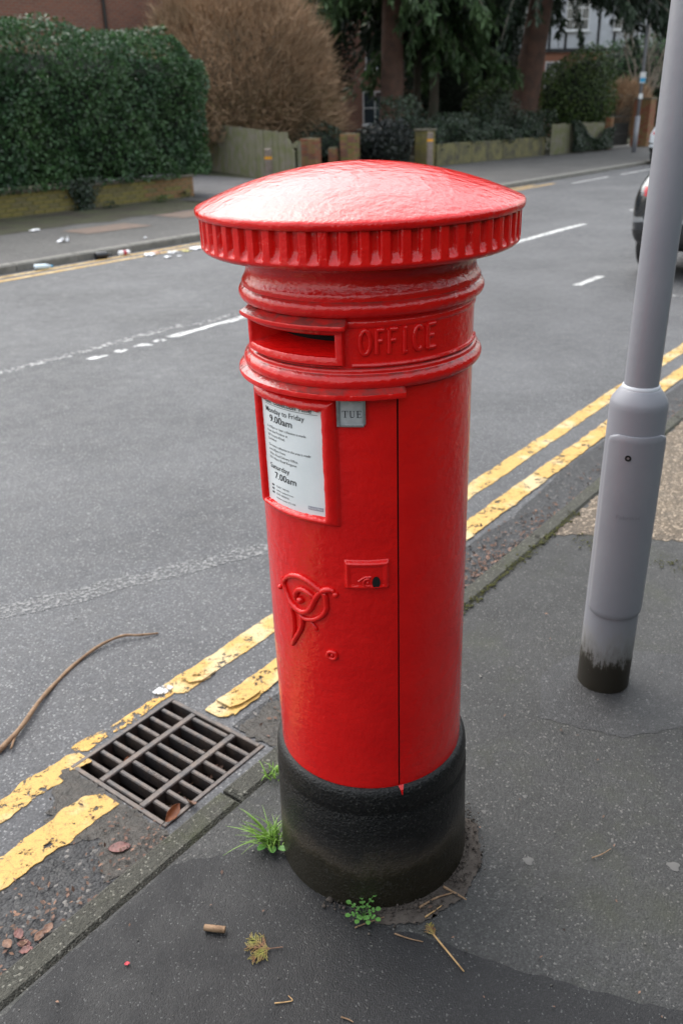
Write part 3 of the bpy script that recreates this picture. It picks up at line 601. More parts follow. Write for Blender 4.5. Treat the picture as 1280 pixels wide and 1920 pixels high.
# royal cypher in raised scrollwork
def spline(P, k=6):
    P = [np.array(p, float) for p in P]; Q = [2*P[0]-P[1]] + P + [2*P[-1]-P[-2]]; out = []
    for i in range(1, len(Q)-2):
        for j in range(k):
            t_ = j/k; out.append(.5*((2*Q[i]) + (-Q[i-1]+Q[i+1])*t_ + (2*Q[i-1]-5*Q[i]+4*Q[i+1]-Q[i+2])*t_**2 + (-Q[i-1]+3*Q[i]-3*Q[i+1]+Q[i+2])*t_**3))
    out.append(P[-1]); return out
mb = MB()
for pts, rad in (([(-54.2, .778), (-53.4, .7996), (-47.6, .8187), (-41.1, .8263), (-35.2, .8239), (-30.5, .8158), (-27.0, .8090), (-24.6, .8010), (-24.2, .787), (-24.4, .770), (-27.5, .7528), (-33.1, .7395), (-39.1, .7357), (-42.1, .7426)], .0042),
        ([(-55.9, .803), (-52.6, .7782), (-49.2, .7591), (-43.6, .7491), (-38.8, .7497), (-34.9, .7595), (-32.5, .7743), (-30.2, .7912), (-26.8, .8075), (-22.9, .8153), (-20.5, .8155), (-18.6, .8074)], .0046),
        ([(-44.0, .7690), (-44.3, .7800), (-43.0, .7916), (-39.3, .8), (-35.0, .7981), (-32.3, .7915), (-31.0, .786)], .0044),
        ([(-50.5, .760), (-48.2, .7422), (-47.2, .7203), (-47.6, .6938), (-49.6, .672)], .0036), ([(-42.5, .745), (-40.2, .7308), (-42.1, .7051), (-46.0, .681), (-49.9, .656)], .0042),
        ([(-37.5, .739), (-33.6, .7303), (-31.8, .7235), (-30.3, .7167)], .0026)):
    sp = spline(pts); L_ = len(sp); mb.tube([cy(p, z, .2042) for p, z in sp], [1.4*rad*(.55+.45*min(1, 5*min(i, L_-1-i)/L_+.1)) for i in range(L_)], 8)
def ball(mb, p, z, rr, r=.2045):
    c_ = Vector(cy(p, z, r)); n_ = 10
    for i in range(1, 6):
        pass
    P = [c_ + Vector((0, 0, rr*math.cos(math.pi*i/8))) for i in range(9)]; mb.tube(P, [max(.0003, rr*math.sin(math.pi*i/8)) for i in range(9)], n_)
ball(mb, -58.6, .776, .0052); ball(mb, -40.6, .7741, .0080); ball(mb, -18.6, .8074, .0062)
autosmooth(mb.build('royal_cypher', M['red'], PB, True), 70)
mb = MB(); mb.tube([cy(-22.1+2.6*math.cos(q), .668+.0085*math.sin(q), .2042) for q in [2*math.pi*i/20 for i in range(21)]], .0040, 8); ball(mb, -22.1, .668, .0045, .2025)
autosmooth(mb.build('raised_boss', M['red'], PB, True), 70)
# run of red paint over the base, at the foot of the door seam
mk('paint_drip', [cy(14.0, .3385, .2035), cy(17.4, .3385, .2035), cy(16.3, .3325, .2120), cy(15.6, .322, .2158), cy(15.2, .3225, .2158), cy(14.7, .3325, .2120)], [(5, 0, 1, 2), (5, 2, 3, 4)], M['red'], PB)
# ================================================================== GULLY GRATE
def streetobj(name, label, cat, s, n, z, extra=0): return thing(name, label, cat, W(s, n, z), STREET+extra)
G = streetobj('drain_grate', 'rusty cast iron gully grate set in the gutter beside the kerb', 'drain grate', gs0, gn0, RZ)
gw, gd = gs1-gs0, gn1-gn0
mb = MB(); fr = .016
mb.box(.001, gw-.001, .001, fr, -.05, .004, .002); mb.box(.001, gw-.001, gd-fr, gd-.001, -.05, .004, .002); mb.box(.001, fr, fr, gd-fr, -.05, .0035, .002); mb.box(gw-fr, gw-.001, fr, gd-fr, -.05, .0035, .002)
mb.build('frame', M['iron'], G)
mb = MB(); mb.box(0, gw, 0, gd, -.5, -.48); mb.box(0, .004, 0, gd, -.48, -.051); mb.box(gw-.004, gw, 0, gd, -.48, -.051); mb.box(.004, gw-.004, 0, .004, -.48, -.051); mb.box(.004, gw-.004, gd-.004, gd, -.48, -.051)
mb.build('gully_pit', M['pit'], G)
for y in (.115, .285):                        # long ribs along the street
    MB().box(fr, gw-fr, y-.011, y+.011, -.045, .003, .003).build('rib', M['iron'], G)
for (y0, y1) in ((fr, .104), (.126, .274), (.296, gd-fr)):
    for i in range(8):
        x = .055 + i*(gw-.11)/6 - (.024 if .1 < y0 < .2 else 0)
        if i == 7 and not .1 < y0 < .2: continue
        o = MB().box(-.0075, .0075, y0, y1, -.042, .0005, .003).build('bar', M['iron'], G); o.location = (x, 0, random.uniform(-.001, 0.001))
# maker's raised letters on two bars
def flattext(s, width, h, name, m, parent, loc, rz, th=.0015):
    v, f = textgeo(s, .01); x0 = min(p[0] for p in v); x1 = max(p[0] for p in v); k = width/(x1-x0)
    o = mk(name, [((x-x0)*k, y*h/.7, 0) for x, y, _ in v], f, m, parent); o.location = loc; o.rotation_euler = (0, 0, rz); return o
for i, s in ((2, 'DUCTILE'), (5, 'HIGHWAY')):
    flattext(s, .085, .006, 'raised_lettering', M['iron'], G, (.055+i*(gw-.11)/6-.024+.003, .155, .0022), R_(90))
# mud and leaf litter in the gutter
mud = patch('gutter_mud', [W(.90, 1.70, 0), W(1.0, 1.80), W(1.07, 1.83), W(1.07, 1.42), W(.98, 1.37), W(.86, 1.42), W(.95, 1.55), W(.86, 1.62)], RZ+.0045, M['mud'], .008, 21, .012); stuff(mud, 'wet dark mud washed up beside the gully grate', 'mud')
mud = patch('gutter_mud', [W(1.48, 1.42), W(1.48, 1.54), W(1.62, 1.56), W(1.9, 1.46), W(2.1, 1.38), W(2.1, 1.345), W(1.5, 1.345)], RZ+.0045, M['mud'], .006, 22, .012); stuff(mud, 'dirt in the gutter between gully grate and post box', 'mud')
# ================================================================== LAMP COLUMN
LX, LY = .801, 2.208
LC = thing('lamp_column', 'grey steel lamp column with service door, dirty at its foot', 'lamp post', (LX, LY, 0))
m = bpy.data.materials.new('grey_column_base'); m.use_nodes = True; t = m.node_tree; b = t.nodes['Principled BSDF']
tc = nd(t, 'ShaderNodeTexCoord'); sx = nd(t, 'ShaderNodeSeparateXYZ'); t.links.new(tc.outputs['Object'], sx.inputs[0])
mp = nd(t, 'ShaderNodeMapping'); mp.inputs['Scale'].default_value = (1, 1, .22); t.links.new(tc.outputs['Object'], mp.inputs[0])
n1 = nd(t, 'ShaderNodeTexNoise', Scale=95, Detail=9, Roughness=.8); t.links.new(mp.outputs[0], n1.inputs['Vector'])
n2 = nd(t, 'ShaderNodeTexNoise', Scale=22, Detail=4); t.links.new(tc.outputs['Object'], n2.inputs['Vector'])
ma = nd(t, 'ShaderNodeMath', operation='MULTIPLY_ADD'); t.links.new(n1.outputs['Fac'], ma.inputs[0]); ma.inputs[1].default_value = -.24
sh = nd(t, 'ShaderNodeMath', operation='ADD'); t.links.new(sx.outputs[2], sh.inputs[0]); sh.inputs[1].default_value = .085; t.links.new(sh.outputs[0], ma.inputs[2])
ma2 = nd(t, 'ShaderNodeMath', operation='MULTIPLY_ADD'); t.links.new(n2.outputs['Fac'], ma2.inputs[0]); ma2.inputs[1].default_value = -.11; t.links.new(ma.outputs[0], ma2.inputs[2])
c = ramp(t, ma2.outputs[0], [(0, (.016, .013, .008)), (.010, (.034, .029, .02)), (.030, (.15, .146, .142)), (.08, (.205, .205, .21)), (.14, (.207, .212, .237))])
t.links.new(c, b.inputs['Base Color']); b.inputs['Roughness'].default_value = .5
shaft = MB().lathe([(.0775, -.03), (.0770, .0), (.0765, .3), (.0760, .60), (.0757, .885), (.0748, .8975), (.0715, .9075), (.0535, .9335), (.0500, .9365)], 64).build('base_shaft', m, LC, True); autosmooth(shaft, 50)
autosmooth(MB().lathe([(.0490, .930), (.0500, .9375), (.0478, .9440), (.0452, .9455)], 48).build('weld_collar', M['polew'], LC, True), 60)
autosmooth(MB().lathe([(.0445, .92), (.0442, 2.0), (.0430, 5.6)], 48).build('pole', M['pole'], LC, True), 50)
# service door wraps the front of the shaft (rounded corners)
def lamp_door():
    a0, a1, z0, z1, n, rr = -75, 62, .262, .822, 40, .030
    def inset(zz):
        d = min(zz-z0, z1-zz)
        return 0 if d >= rr else (rr - math.sqrt(max(0, rr*rr-(rr-d)**2)))
    rows = [z0+(z1-z0)*i/60 for i in range(61)]; v = []; f = []; k = n+1
    for layer, r in ((0, .0845), (1, .0745)):
        for z in rows:
            di = inset(z)/.08*57.3
            for j in range(k):
                a = R_(a0+di+(a1-a0-2*di)*j/n); edge = min(j, n-j)/2.0; bev = .003*max(0, 1-edge) + .003*max(0, 1-min(z-z0, z1-z)/.006)
                v.append(((r-(bev if layer == 0 else 0))*math.sin(a), -(r-(bev if layer == 0 else 0))*math.cos(a), z))
    R0 = len(rows)
    for i in range(R0-1):
        for j in range(n): f.append((i*k+j, i*k+j+1, (i+1)*k+j+1, (i+1)*k+j))
    o = R0*k
    for i in range(R0-1): f += [(i*k, (i+1)*k, o+(i+1)*k, o+i*k), (i*k+n, o+i*k+n, o+(i+1)*k+n, (i+1)*k+n)]
    for j in range(n): f += [(j, o+j, o+j+1, j+1), ((R0-1)*k+j, (R0-1)*k+j+1, o+(R0-1)*k+j+1, o+(R0-1)*k+j)]
    return autosmooth(mk('service_door', v, f, M['pole'], LC, True), 50)
ld = lamp_door()
def lc(phi, z, r): a = R_(phi); return Vector((r*math.sin(a), -r*math.cos(a), z))
PH = -26
def disc(c_, nrm, r, n=20):
    q = nrm.to_track_quat('Z', 'Y'); return [c_ + q @ Vector((r*math.cos(2*math.pi*i/n), r*math.sin(2*math.pi*i/n), 0)) for i in range(n)]
nrm = Vector((math.sin(R_(PH)), -math.cos(R_(PH)), 0))
lk = mk('lock', disc(lc(PH, .764, .0857), nrm, .0085), [tuple(range(20))], M['dark'], ld)
mk('lock_pin', disc(lc(PH, .764, .0828), nrm, .0042, 3) if 0 else disc(lc(PH, .764, .0863), nrm, .0036, 12), [tuple(range(12))], M['rim'], lk)
v, f = textgeo('Fabrikat', 0); x0 = min(p[0] for p in v); x1 = max(p[0] for p in v)
mk('embossed_word', [tuple(lc(-34+44*(x-x0)/(x1-x0), .585+(y+.25*0)*.016 + (x-x0)*.0, .0849)) for x, y, _ in v], f, mat('embossed_grey', (.17, .17, .19), .4), ld)
# ================================================================== FOLIAGE HELPERS
def leaf_mesh(P, nrm, size, asp=.5, jit=.7, r=rng):
    """one rhombic folded leaf per point"""
    n = len(P); d = nrm + r.normal(0, jit, (n, 3)); d /= np.linalg.norm(d, axis=1)[:, None]
    u = np.cross(d, r.normal(0, 1, (n, 3))); u /= np.linalg.norm(u, axis=1)[:, None]; w_ = np.cross(d, u)
    sz = size*r.uniform(.6, 1.35, (n, 1))
    V = np.stack([P - u*sz*.5, P + w_*sz*asp*.5 + d*sz*.08, P + u*sz*.5, P - w_*sz*asp*.5 + d*sz*.08], 1).reshape(-1, 3)
    F = np.arange(n*4).reshape(n, 4); return V, F
def fast(name, V, F, m, parent=None):
    me = bpy.data.meshes.new(name); nv, nf_ = len(V), len(F); k = F.shape[1]
    me.vertices.add(nv); me.vertices.foreach_set('co', np.asarray(V, np.float32).ravel())
    me.loops.add(nf_*k); me.loops.foreach_set('vertex_index', F.astype(np.int32).ravel())
    me.polygons.add(nf_); me.polygons.foreach_set('loop_start', np.arange(0, nf_*k, k, dtype=np.int32)); me.polygons.foreach_set('loop_total', np.full(nf_, k, np.int32))
    me.materials.append(m); me.update(calc_edges=True); me.validate()
    return link(bpy.data.objects.new(name, me), parent)
def sph(n, r=rng):
    a = r.normal(0, 1, (n, 3)); return a/np.linalg.norm(a, axis=1)[:, None]
def lumpy(d, seed, k=14, amp=.18):
    r = np.random.default_rng(seed); c_ = sph(k, r); a = np.zeros(len(d))
    for q in c_: a += np.maximum(0, d@q-.75)*4*amp*r.uniform(.3, 1.4)
    return 1+a-amp*.5
def ellcore(name, c_, rad, m, parent, sc=.78, seed=1, n=20):
    V = []; F = []
    for i in range(n+1):
        for j in range(2*n): a, b_ = math.pi*i/n, math.pi*j/n; V.append((math.sin(a)*math.cos(b_), math.sin(a)*math.sin(b_), math.cos(a)))
    V = np.array(V); V = np.array(c_) + V*lumpy(V, seed)[:, None]*np.array(rad)*sc
    for i in range(n):
        for j in range(2*n): j2 = (j+1) % (2*n); F.append((i*2*n+j, (i+1)*2*n+j, (i+1)*2*n+j2, i*2*n+j2))
    return mk(name, V, F, m, parent, True)
def bushy(name, label, cat, loc, rad, cz, n, size, m, seed, core=True, asp=.5, trunk=.05, group=None, shell=.35):
    root = thing(name, label, cat, loc, 0, group); r = np.random.default_rng(seed)
    d = sph(n, r); rr = lumpy(d, seed)*(1-shell*r.random(n)**1.6); P = d*rr[:, None]*np.array(rad) + [0, 0, cz]
    keep = P[:, 2] > .02; P = P[keep]; d = d[keep]
    V, F = leaf_mesh(P, d, size, asp, r=r); fast('crown', V, F, m, root)
    if core: ellcore('blocking_core', (0, 0, cz), rad, M['hedge_core'], root, .72, seed)
    MB().tube([(0, 0, -.05), (.02, .01, cz*.6), (0, 0, cz)], [trunk, trunk*.8, trunk*.5], 8).build('trunk', M['bark'], root, True)
    return root
# ---------------------------------------------------------------- hedge on mossy brick wall
wall = streetobj('garden_wall', 'low mossy brick wall under the big clipped hedge', 'wall', 3.0, 14.15, 0)
wl = 10.65; MB().box(0, wl-.02, .012, .21, -.2, .40).build('wall_core', M['mortar'], wall)
MB().box(-.0, wl+.01, -.02, .23, .401, .445, .008).build('coping', M['coping'], wall)
bmesh_cache = {}
def brick_at(parent, mats, loc, rz=0, size=(.215, .1025, .065)):
    k = (mats, size)
    if k not in bmesh_cache:
        o = MB().box(0, size[0], 0, size[1], 0, size[2], .005).build('brick', M[mats], None); bmesh_cache[k] = o.data; bpy.data.objects.remove(o)
    o = bpy.data.objects.new('brick', bmesh_cache[k]); link(o, parent); o.location = loc; o.rotation_euler = (random.uniform(-.01, .01), 0, rz + random.uniform(-.006, .006)); return o
for j in range(5):
    for i in range(int(6.6/.225)):
        x = 4.0 + i*.225 + (j % 2)*.1125
        if x > wl-.216: continue
        mm = 'mbrick%d' % random.choice((0, 0, 2, 1 if x > 9.2 else 0)) if x < 9.6 else 'mbrick%d' % random.choice((1, 1, 0))
        brick_at(wall, mm, (x, random.uniform(0, .004), .022+j*.0755))
    brick_at(wall, 'mbrick1', (wl-.006, .0, .022+j*.0755), R_(90), (.215, .1025, .065))
hg = streetobj('clipped_hedge', 'tall dark green clipped hedge growing over a low wall', 'hedge', 3.0, 14.1, 0)
def hedge_pts(n, L_, Dp, z0, z1, rc, r):
    """points and normals on a rounded box hull (front, top, right end)"""
    out = []; nr = []
    H_ = z1-z0
    a = r.random(n)
    for q in a:
        u = r.random(); v_ = r.random()
        if q < .62: p = [u*L_, 0, z0+v_*H_]; n_ = [0, -1, 0]
        elif q < .82: p = [u*L_, v_*Dp, z1]; n_ = [0, 0, 1]
        else: p = [L_, v_*Dp, z0+u*H_]; n_ = [1, 0, 0]
        out.append(p); nr.append(n_)
    return np.array(out, float), np.array(nr, float)
r = np.random.default_rng(99)
P, Nn = hedge_pts(58000, 11.45, 2.2, .40, 3.15, .5, r)
cxy = np.array([5, 1.1, 1.6])
# round the edges and billow the faces
top = np.clip((P[:, 2]-2.45)/.7, 0, 1); P[:, 1] += top**2*.55; P[:, 0] -= np.clip((P[:, 0]-10.5)/.95, 0, 1)**2*top**2*.8
endr = np.clip((P[:, 0]-10.7)/.75, 0, 1); P[:, 1] = np.where(P[:, 1] < .6, P[:, 1]+endr**2*.35, P[:, 1]); P[:, 2] -= np.where(P[:, 2] > 2.6, endr**2*.45 + np.clip((P[:, 0]-7)/3.5, 0, 1)*.12, 0)
billow = (np.sin(P[:, 0]*2.1+P[:, 2]*1.3)*.10 + np.sin(P[:, 0]*4.7-P[:, 2]*3.9+1)*.07 + np.sin(P[:, 0]*9.1+P[:, 2]*8.3)*.04)
P += Nn*billow[:, None] - Nn*(r.random(len(P))**1.5*.30)[:, None]
P[:, 1] -= np.clip((1.0-P[:, 2])/.6, 0, 1)*(P[:, 1] < .5)*.06
V, F = leaf_mesh(P, Nn, .075, .55, .75, r); fast('foliage', V, F, M['hedge'], hg)
MB().box(.0, 10.95, .42, 1.9, .45, 2.62, .3).build('blocking_core', M['hedge_core'], hg)
for i in range(9): MB().tube([(.6+i*1.15, .8, -.05), (.62+i*1.15, .85, 1.2)], .06, 7).build('stem', M['bark'], hg, True)
# ivy trailing down over the wall
iv = streetobj('ivy_trail', 'ivy trailing from the hedge down the front of the brick wall', 'ivy', 10.75, 14.08, 0)
P = np.stack([r.normal(0, .17, 900), r.uniform(-.07, .03, 900), r.uniform(0, .55, 900)], 1); P[:, 0] *= (.4+P[:, 2]*1.6)
V, F = leaf_mesh(P, np.tile([0, -1., .3], (900, 1)), .06, .8, .5, r); fast('leaves', V, F, M['ivy'], iv)
for s_, n_, k_ in ((12.45, 13.86, 130), (11.2, 13.9, 90), (13.35, 14.2, 200)):
    g_ = streetobj('wall_weed', 'green weed sprouting at the foot of the brick wall' if s_ > 12 and s_ < 13 else ('low dark weed at the foot of the ivy on the wall' if s_ < 12 else 'dark weed at the corner of wall and driveway'), 'weed', s_, n_, 0)
    P = np.stack([r.normal(0, .10, k_), r.normal(0, .05, k_), r.uniform(.01, .14, k_)], 1); V, F = leaf_mesh(P, np.tile([0, -.4, 1.], (k_, 1)), .05, .6, .5, r)
    fast('leaves', V, F, M['bush'] if 12 < s_ < 13 else M['ivy'], g_)
# ---------------------------------------------------------------- bare twiggy dome
def twiggy(name, label, cat, loc, rad, cz, n, seed, length=.55, low=True):
    root = thing(name, label, cat, loc); r = np.random.default_rng(seed)
    for part, mm, frac in (('upper_twigs', M['beech'], 1.), ('lower_twigs', M['beech_low'], .45)):
        k = int(n*frac); d = sph(k, r); rr = lumpy(d, seed, amp=.10)
        if part == 'lower_twigs': rr *= .90
        S = d*(rr*(1-.30*r.random(k)))[:, None]*np.array(rad) + [0, 0, cz]
        sel = (S[:, 2] > .15) & ((S[:, 2] < cz*.95) if part == 'lower_twigs' else (S[:, 2] > cz*.35)); S = S[sel]; d = d[sel]; k = len(S)
        dr = d*.75 + np.array([0, 0, .55]) + r.normal(0, .42, (k, 3)); dr /= np.linalg.norm(dr, axis=1)[:, None]
        L_ = length*r.uniform(.4, 1.2, (k, 1)); mid = S + dr*L_*.5 + r.normal(0, .04, (k, 3)); tip = S + dr*L_ + r.normal(0, .07, (k, 3))
        sd_ = np.cross(dr, r.normal(0, 1, (k, 3))); sd_ /= np.linalg.norm(sd_, axis=1)[:, None]; s2 = np.cross(dr, sd_)
        w0 = r.uniform(.005, .011, (k, 1))
        V = np.concatenate([np.stack([S-sd_*w0, S+sd_*w0, mid+sd_*w0*.8, mid-sd_*w0*.8], 1), np.stack([mid-s2*w0*.8, mid+s2*w0*.8, tip+s2*w0*.35, tip-s2*w0*.35], 1), np.stack([S-s2*w0, S+s2*w0, mid+s2*w0*.8, mid-s2*w0*.8], 1)], 0).reshape(-1, 3)
        fast(part, V, np.arange(len(V)).reshape(-1, 4), mm, root)
    for i in range(14):
        a = r.uniform(0, 6.28); q = r.uniform(.2, .8); mb = MB()
        p1 = np.array([math.cos(a)*rad[0]*q*.5, math.sin(a)*rad[1]*q*.5, cz*.9]); p2 = np.array([math.cos(a)*rad[0]*q, math.sin(a)*rad[1]*q, cz+rad[2]*.5])
        mb.tube([(math.cos(a)*.2, math.sin(a)*.2, -.05), tuple(p1), tuple(p2)], [.06, .04, .015], 6).build('branch', M['bark'], root, True)
    ellcore('blocking_core', (0, 0, cz), rad, mat('twig_mass_'+name, (.09, .062, .036), 1, col2=(.045, .034, .02), vscale=3), root, .55, seed)  # solid mottled brown core for the inner twig mass
    return root
twiggy('bare_bush', 'huge rounded brown leafless bush behind the wooden fence', 'bush', (-2.75, 29.6, 0), (3.0, 2.6, 3.1), 2.25, 34000, 5)
# ---------------------------------------------------------------- fence, brick piers, bollards
F0 = Vector(W(17.2, 14.3)); F1 = Vector(W(20.4, 20.6)); fd = F1-F0; fl = fd.length
fence = thing('board_fence', 'weathered mossy board fence running back beside the driveway', 'fence', F0, math.atan2(fd.y, fd.x))
bw = .20; nb = int(fl/bw)
for i in range(nb):
    h = 1.12 + .22*i*bw/fl if i > 1 else (.86 if i == 0 else 1.02)
    h += random.uniform(-.012, .012); th = random.uniform(.016, .022)
    hl = h - (.14 if i == 0 else (.10 if i == 1 else 0)); x = i*bw
    v = [(x+.003, -th, 0), (x+bw-.003, -th, 0), (x+bw-.003, 0, 0), (x+.003, 0, 0), (x+.003, -th, hl), (x+bw-.003, -th, h), (x+bw-.003, 0, h), (x+.003, 0, hl)]
    o = mk('board', v, [(3, 2, 1, 0), (4, 5, 6, 7), (0, 1, 5, 4), (1, 2, 6, 5), (2, 3, 7, 6), (3, 0, 4, 7)], M['wood_old'], fence); o.location.y = random.uniform(-.006, .010)
for z in (.3, .85): MB().box(.02, fl-.1, -.09, -.03, z-.04, z+.04).build('rail', M['wood_old'], fence)
for x in (.1, 2.4, 4.7, fl-.15): MB().box(x-.05, x+.05, -.19, -.095, -.1, .95).build('post', M['wood_old'], fence)
def pier(label, loc, rz, w_, h, mats, capm=None, group=None, step=None):
    root = thing('brick_pier', label, 'pier', loc, rz, group); nb_ = max(1, round(w_/.225)); w_ = nb_*.225
    MB().box(-w_/2+.012, w_/2-.012, -w_/2+.012, w_/2-.012, -.1, h-.01).build('pier_core', M['mortar'], root)
    for j in range(int(h/.0755)):
        for k in range(4):
            for i in range(nb_):
                a = R_(90*k); off = -w_/2 + i*.225 + (0.0 if j % 2 else .0) + (.005 if (j+k) % 2 else .0)
                x, y = off, -w_/2+random.uniform(0, .003)
                X = x*math.cos(a)-y*math.sin(a); Y = x*math.sin(a)+y*math.cos(a)
                brick_at(root, random.choice(mats), (X, Y, .006+j*.0755), a)
    hh = int(h/.0755)*.0755
    if capm: MB().box(-w_/2-.03, w_/2+.03, -w_/2-.03, w_/2+.03, hh+.004, hh+.06, .01).build('cap_stone', capm, root)
    return root
PM = ('brick0', 'brick1', 'brick2'); MM = ('mbrick0', 'mbrick2', 'mbrick1')
pier('brick pier with mossy edge at the end of the board fence', W(20.3, 16.3), STREET+.3, .45, .92, PM)
pier('square mossy brick pier beside a low gateway, level topped', W(21.6, 15.9), STREET+.3, .45, 1.0, ('brick1', 'mbrick0', 'brick2'))
pier('short brick pier stub between two taller piers, inner left', W(20.75, 16.5), STREET+.3, .225, .62, PM)
pier('short brick pier stub leaning on the mossy pier', W(21.2, 16.2), STREET+.3, .225, .66, PM)
pier('yellow green mossy brick pier behind a timber bollard', W(24.2, 15.0), STREET, .45, 1.02, ('mbrick0', 'mbrick2'), M['coping'])
def bollard(label, loc, h):
    root = thing('timber_bollard', label, 'bollard', loc, random.random(), 'timber bollards along the far pavement'); q = .085
    autosmooth(MB().lathe([(q, -.05), (q, h-.02), (q-.02, h)], 20).build('post', M['bollard'], root, True), 40)
    MB().lathe([(q+.003, h-.24), (q+.003, h-.18)], 20, False).build('reflective_band', M['amber'], root, True)
bollard('timber bollard with amber band in front of the board fence', W(16.95, 14.93), .80)
bollard('timber bollard with amber band in front of a mossy pier', W(23.27, 14.25), .97)
# ---------------------------------------------------------------- garden frontage: retaining wall, ivy, ivy fence, gate
rw = thing('retaining_wall', 'low mossy rendered wall with ivy spilling over its top', 'wall', W(24.5, 14.75), STREET-.085)
for i in range(7):
    x = i*.93; MB().box(x, x+.915, random.uniform(-.01, .01), .25, -.1, .60+random.uniform(-.01, .01), .012).build('wall_panel', M['ivy_wall'], rw)
def ivy_bank(label, s, n, L_, hgt, dp, z0, k, m, seed, name='ivy_bank', size=.085):
    o = thing(name, label, 'ivy' if 'ivy' in label else 'shrub', W(s, n), STREET-.085); r = np.random.default_rng(seed)
    P = np.stack([r.random(k)*L_, r.random(k)*dp, r.random(k)**.7*hgt], 1); P[:, 2] *= .65+.35*np.sin(P[:, 0]*1.7+seed)*np.sin(P[:, 0]*.6+1); P[:, 2] += z0; P[:, 1] -= np.sin(P[:, 0]*3+P[:, 2]*4)*.08
    V, F = leaf_mesh(P, np.tile([0, -1., .5], (k, 1)), size, .8, .6, r); fast('leaves', V, F, m, o)
    MB().box(.05, L_-.05, dp*.6, dp, max(z0, .0), z0+hgt*.35, .05).build('ivy_blocking_core', M['hedge_core'], o); return o
ivy_bank('dark ivy spilling over the top of the mossy wall', 24.6, 14.72, 6.3, .85, .8, .45, 7000, M['ivy'], 31)
ivy_bank('taller ivy bank growing behind the mossy wall', 24.0, 15.7, 9.5, 1.5, 1.2, .5, 9000, M['ivy'], 32)
f2 = thing('ivy_fence', 'short paling fence covered with ivy beside the iron gate', 'fence', W(30.9, 13.95), STREET-.06)
for i in range(21):
    MB().box(i*.20+.004, i*.20+.192, 0, .02, 0, 1.0+random.uniform(-.03, .03)).build('board', M['wood_old'], f2)
ivy_bank('grey green ivy hanging thickly over the paling fence', 32.2, 13.60, 3.2, 1.1, .14, .05, 6000, M['ivy'], 33, size=.08)
GP = W(38.0, 13.55)
pier('orange brick gate pier with stone cap beside a black gate', W(38.35, 13.35), STREET, .60, 1.75, ('brick0', 'brick2'), M['coping'])
pier('slim orange brick gate pier at the end of the ivy fence', W(35.6, 13.7), STREET, .30, 1.15, ('brick0', 'brick2'))
ga = thing('iron_gate', 'black iron garden gate of upright bars between brick piers', 'gate', W(36.0, 13.85), STREET-.06)
gl = 1.85
for i in range(15):
    x = .05+i*(gl-.1)/14; MB().tube([(x, 0, .06), (x, 0, 1.25+.35*x/gl)], .011, 6).build('bar', M['gate'], ga)
for z in (.1, .5, 1.15): MB().box(0, gl, -.012, .012, z-.02, z+.02).build('rail', M['gate'], ga)
MB().box(.02, gl, .02, .03, .1, .9).build('sheet_panel', M['gate'], ga)
# ---------------------------------------------------------------- trees
def conifer(name, label, loc, h, trunk_r, crown_r, base, m, bark, seed, nbr=150, lean=(0, 0), spray=26, size=.34):
    root = thing(name, label, 'tree', loc, 0); r = np.random.default_rng(seed); lx, ly = lean
    pts = [(lx*z/h, ly*z/h, z) for z in np.linspace(-.1, h, 10)]; flare = [1.25 if i == 0 else 1-.8*i/9 for i in range(10)]
    autosmooth(MB().tube(pts, [max(.03, trunk_r*q) for q in flare], 14).build('trunk', bark, root, True), 70)
    Ps = []; Ds = []; mb = MB()
    for i in range(nbr):
        z = base + (h-base)*r.random()**1.25; a = r.uniform(0, 6.283); L_ = crown_r*(1-(z-base)/(h-base)*.8)*r.uniform(.55, 1.05); u = np.linspace(0, 1, 7)
        dirv = np.array([math.cos(a), math.sin(a)]); bx = np.array([lx*z/h, ly*z/h])
        px = bx[0]+dirv[0]*L_*u; py = bx[1]+dirv[1]*L_*u; pz = z + .35*np.sin(u*2.2)*L_*.3 - u**2*L_*.42
        mb.tube(list(zip(px, py, pz)), [.05*(1-.8*q)+.005 for q in u], 5, False)
        for _ in range(spray):
            t_ = r.uniform(.2, 1.0); x = np.interp(t_, u, px); y = np.interp(t_, u, py); zz = np.interp(t_, u, pz); hang = r.uniform(.15, .75); k = 9
            q = r.random(k); side = r.normal(0, .10, (k, 3)); P_ = np.array([x, y, zz]) + side*(1-q[:, None]*.6) + np.stack([dirv[0]*q*.15, dirv[1]*q*.15, -q*hang], 1)
            Ps.append(P_); Ds.append(np.tile([dirv[0]*.4, dirv[1]*.4, -1.], (k, 1)))
    mb.build('branches', M['bark'], root, True)
    P = np.concatenate(Ps); D_ = np.concatenate(Ds) + r.normal(0, .45, (len(P), 3)); D_ /= np.linalg.norm(D_, axis=1)[:, None]
    s_ = np.cross(D_, r.normal(0, 1, D_.shape)); s_ /= np.linalg.norm(s_, axis=1)[:, None]; L_ = size*r.uniform(.5, 1.2, (len(P), 1)); w_ = L_*.15
    V = np.stack([P-s_*w_*.3, P+D_*L_*.5-s_*w_, P+D_*L_, P+D_*L_*.5+s_*w_], 1).reshape(-1, 3)
    fast('crown', V, np.arange(len(V)).reshape(-1, 4), m, root); return root
conifer('drooping_conifer', 'drooping green conifer with a straight red brown trunk', (2.05, 33, 0), 15, .46, 4.2, 5.4, M['conifer'], M['bark_red'], 61, nbr=190, size=.36, spray=42)
conifer('redwood_tree', 'massive leaning redwood with a bare reddish trunk', (7.15, 36.5, 0), 18, .55, 7.0, 5.6, M['yew'], M['bark_red'], 62, nbr=300, lean=(2.0, 0), spray=30)
conifer('dark_conifer', 'dark conifer with thin ivied stem behind the ivy bank', (3.65, 34.5, 0), 13, .20, 3.2, 3.6, M['conifer'], M['bark'], 63, nbr=110)
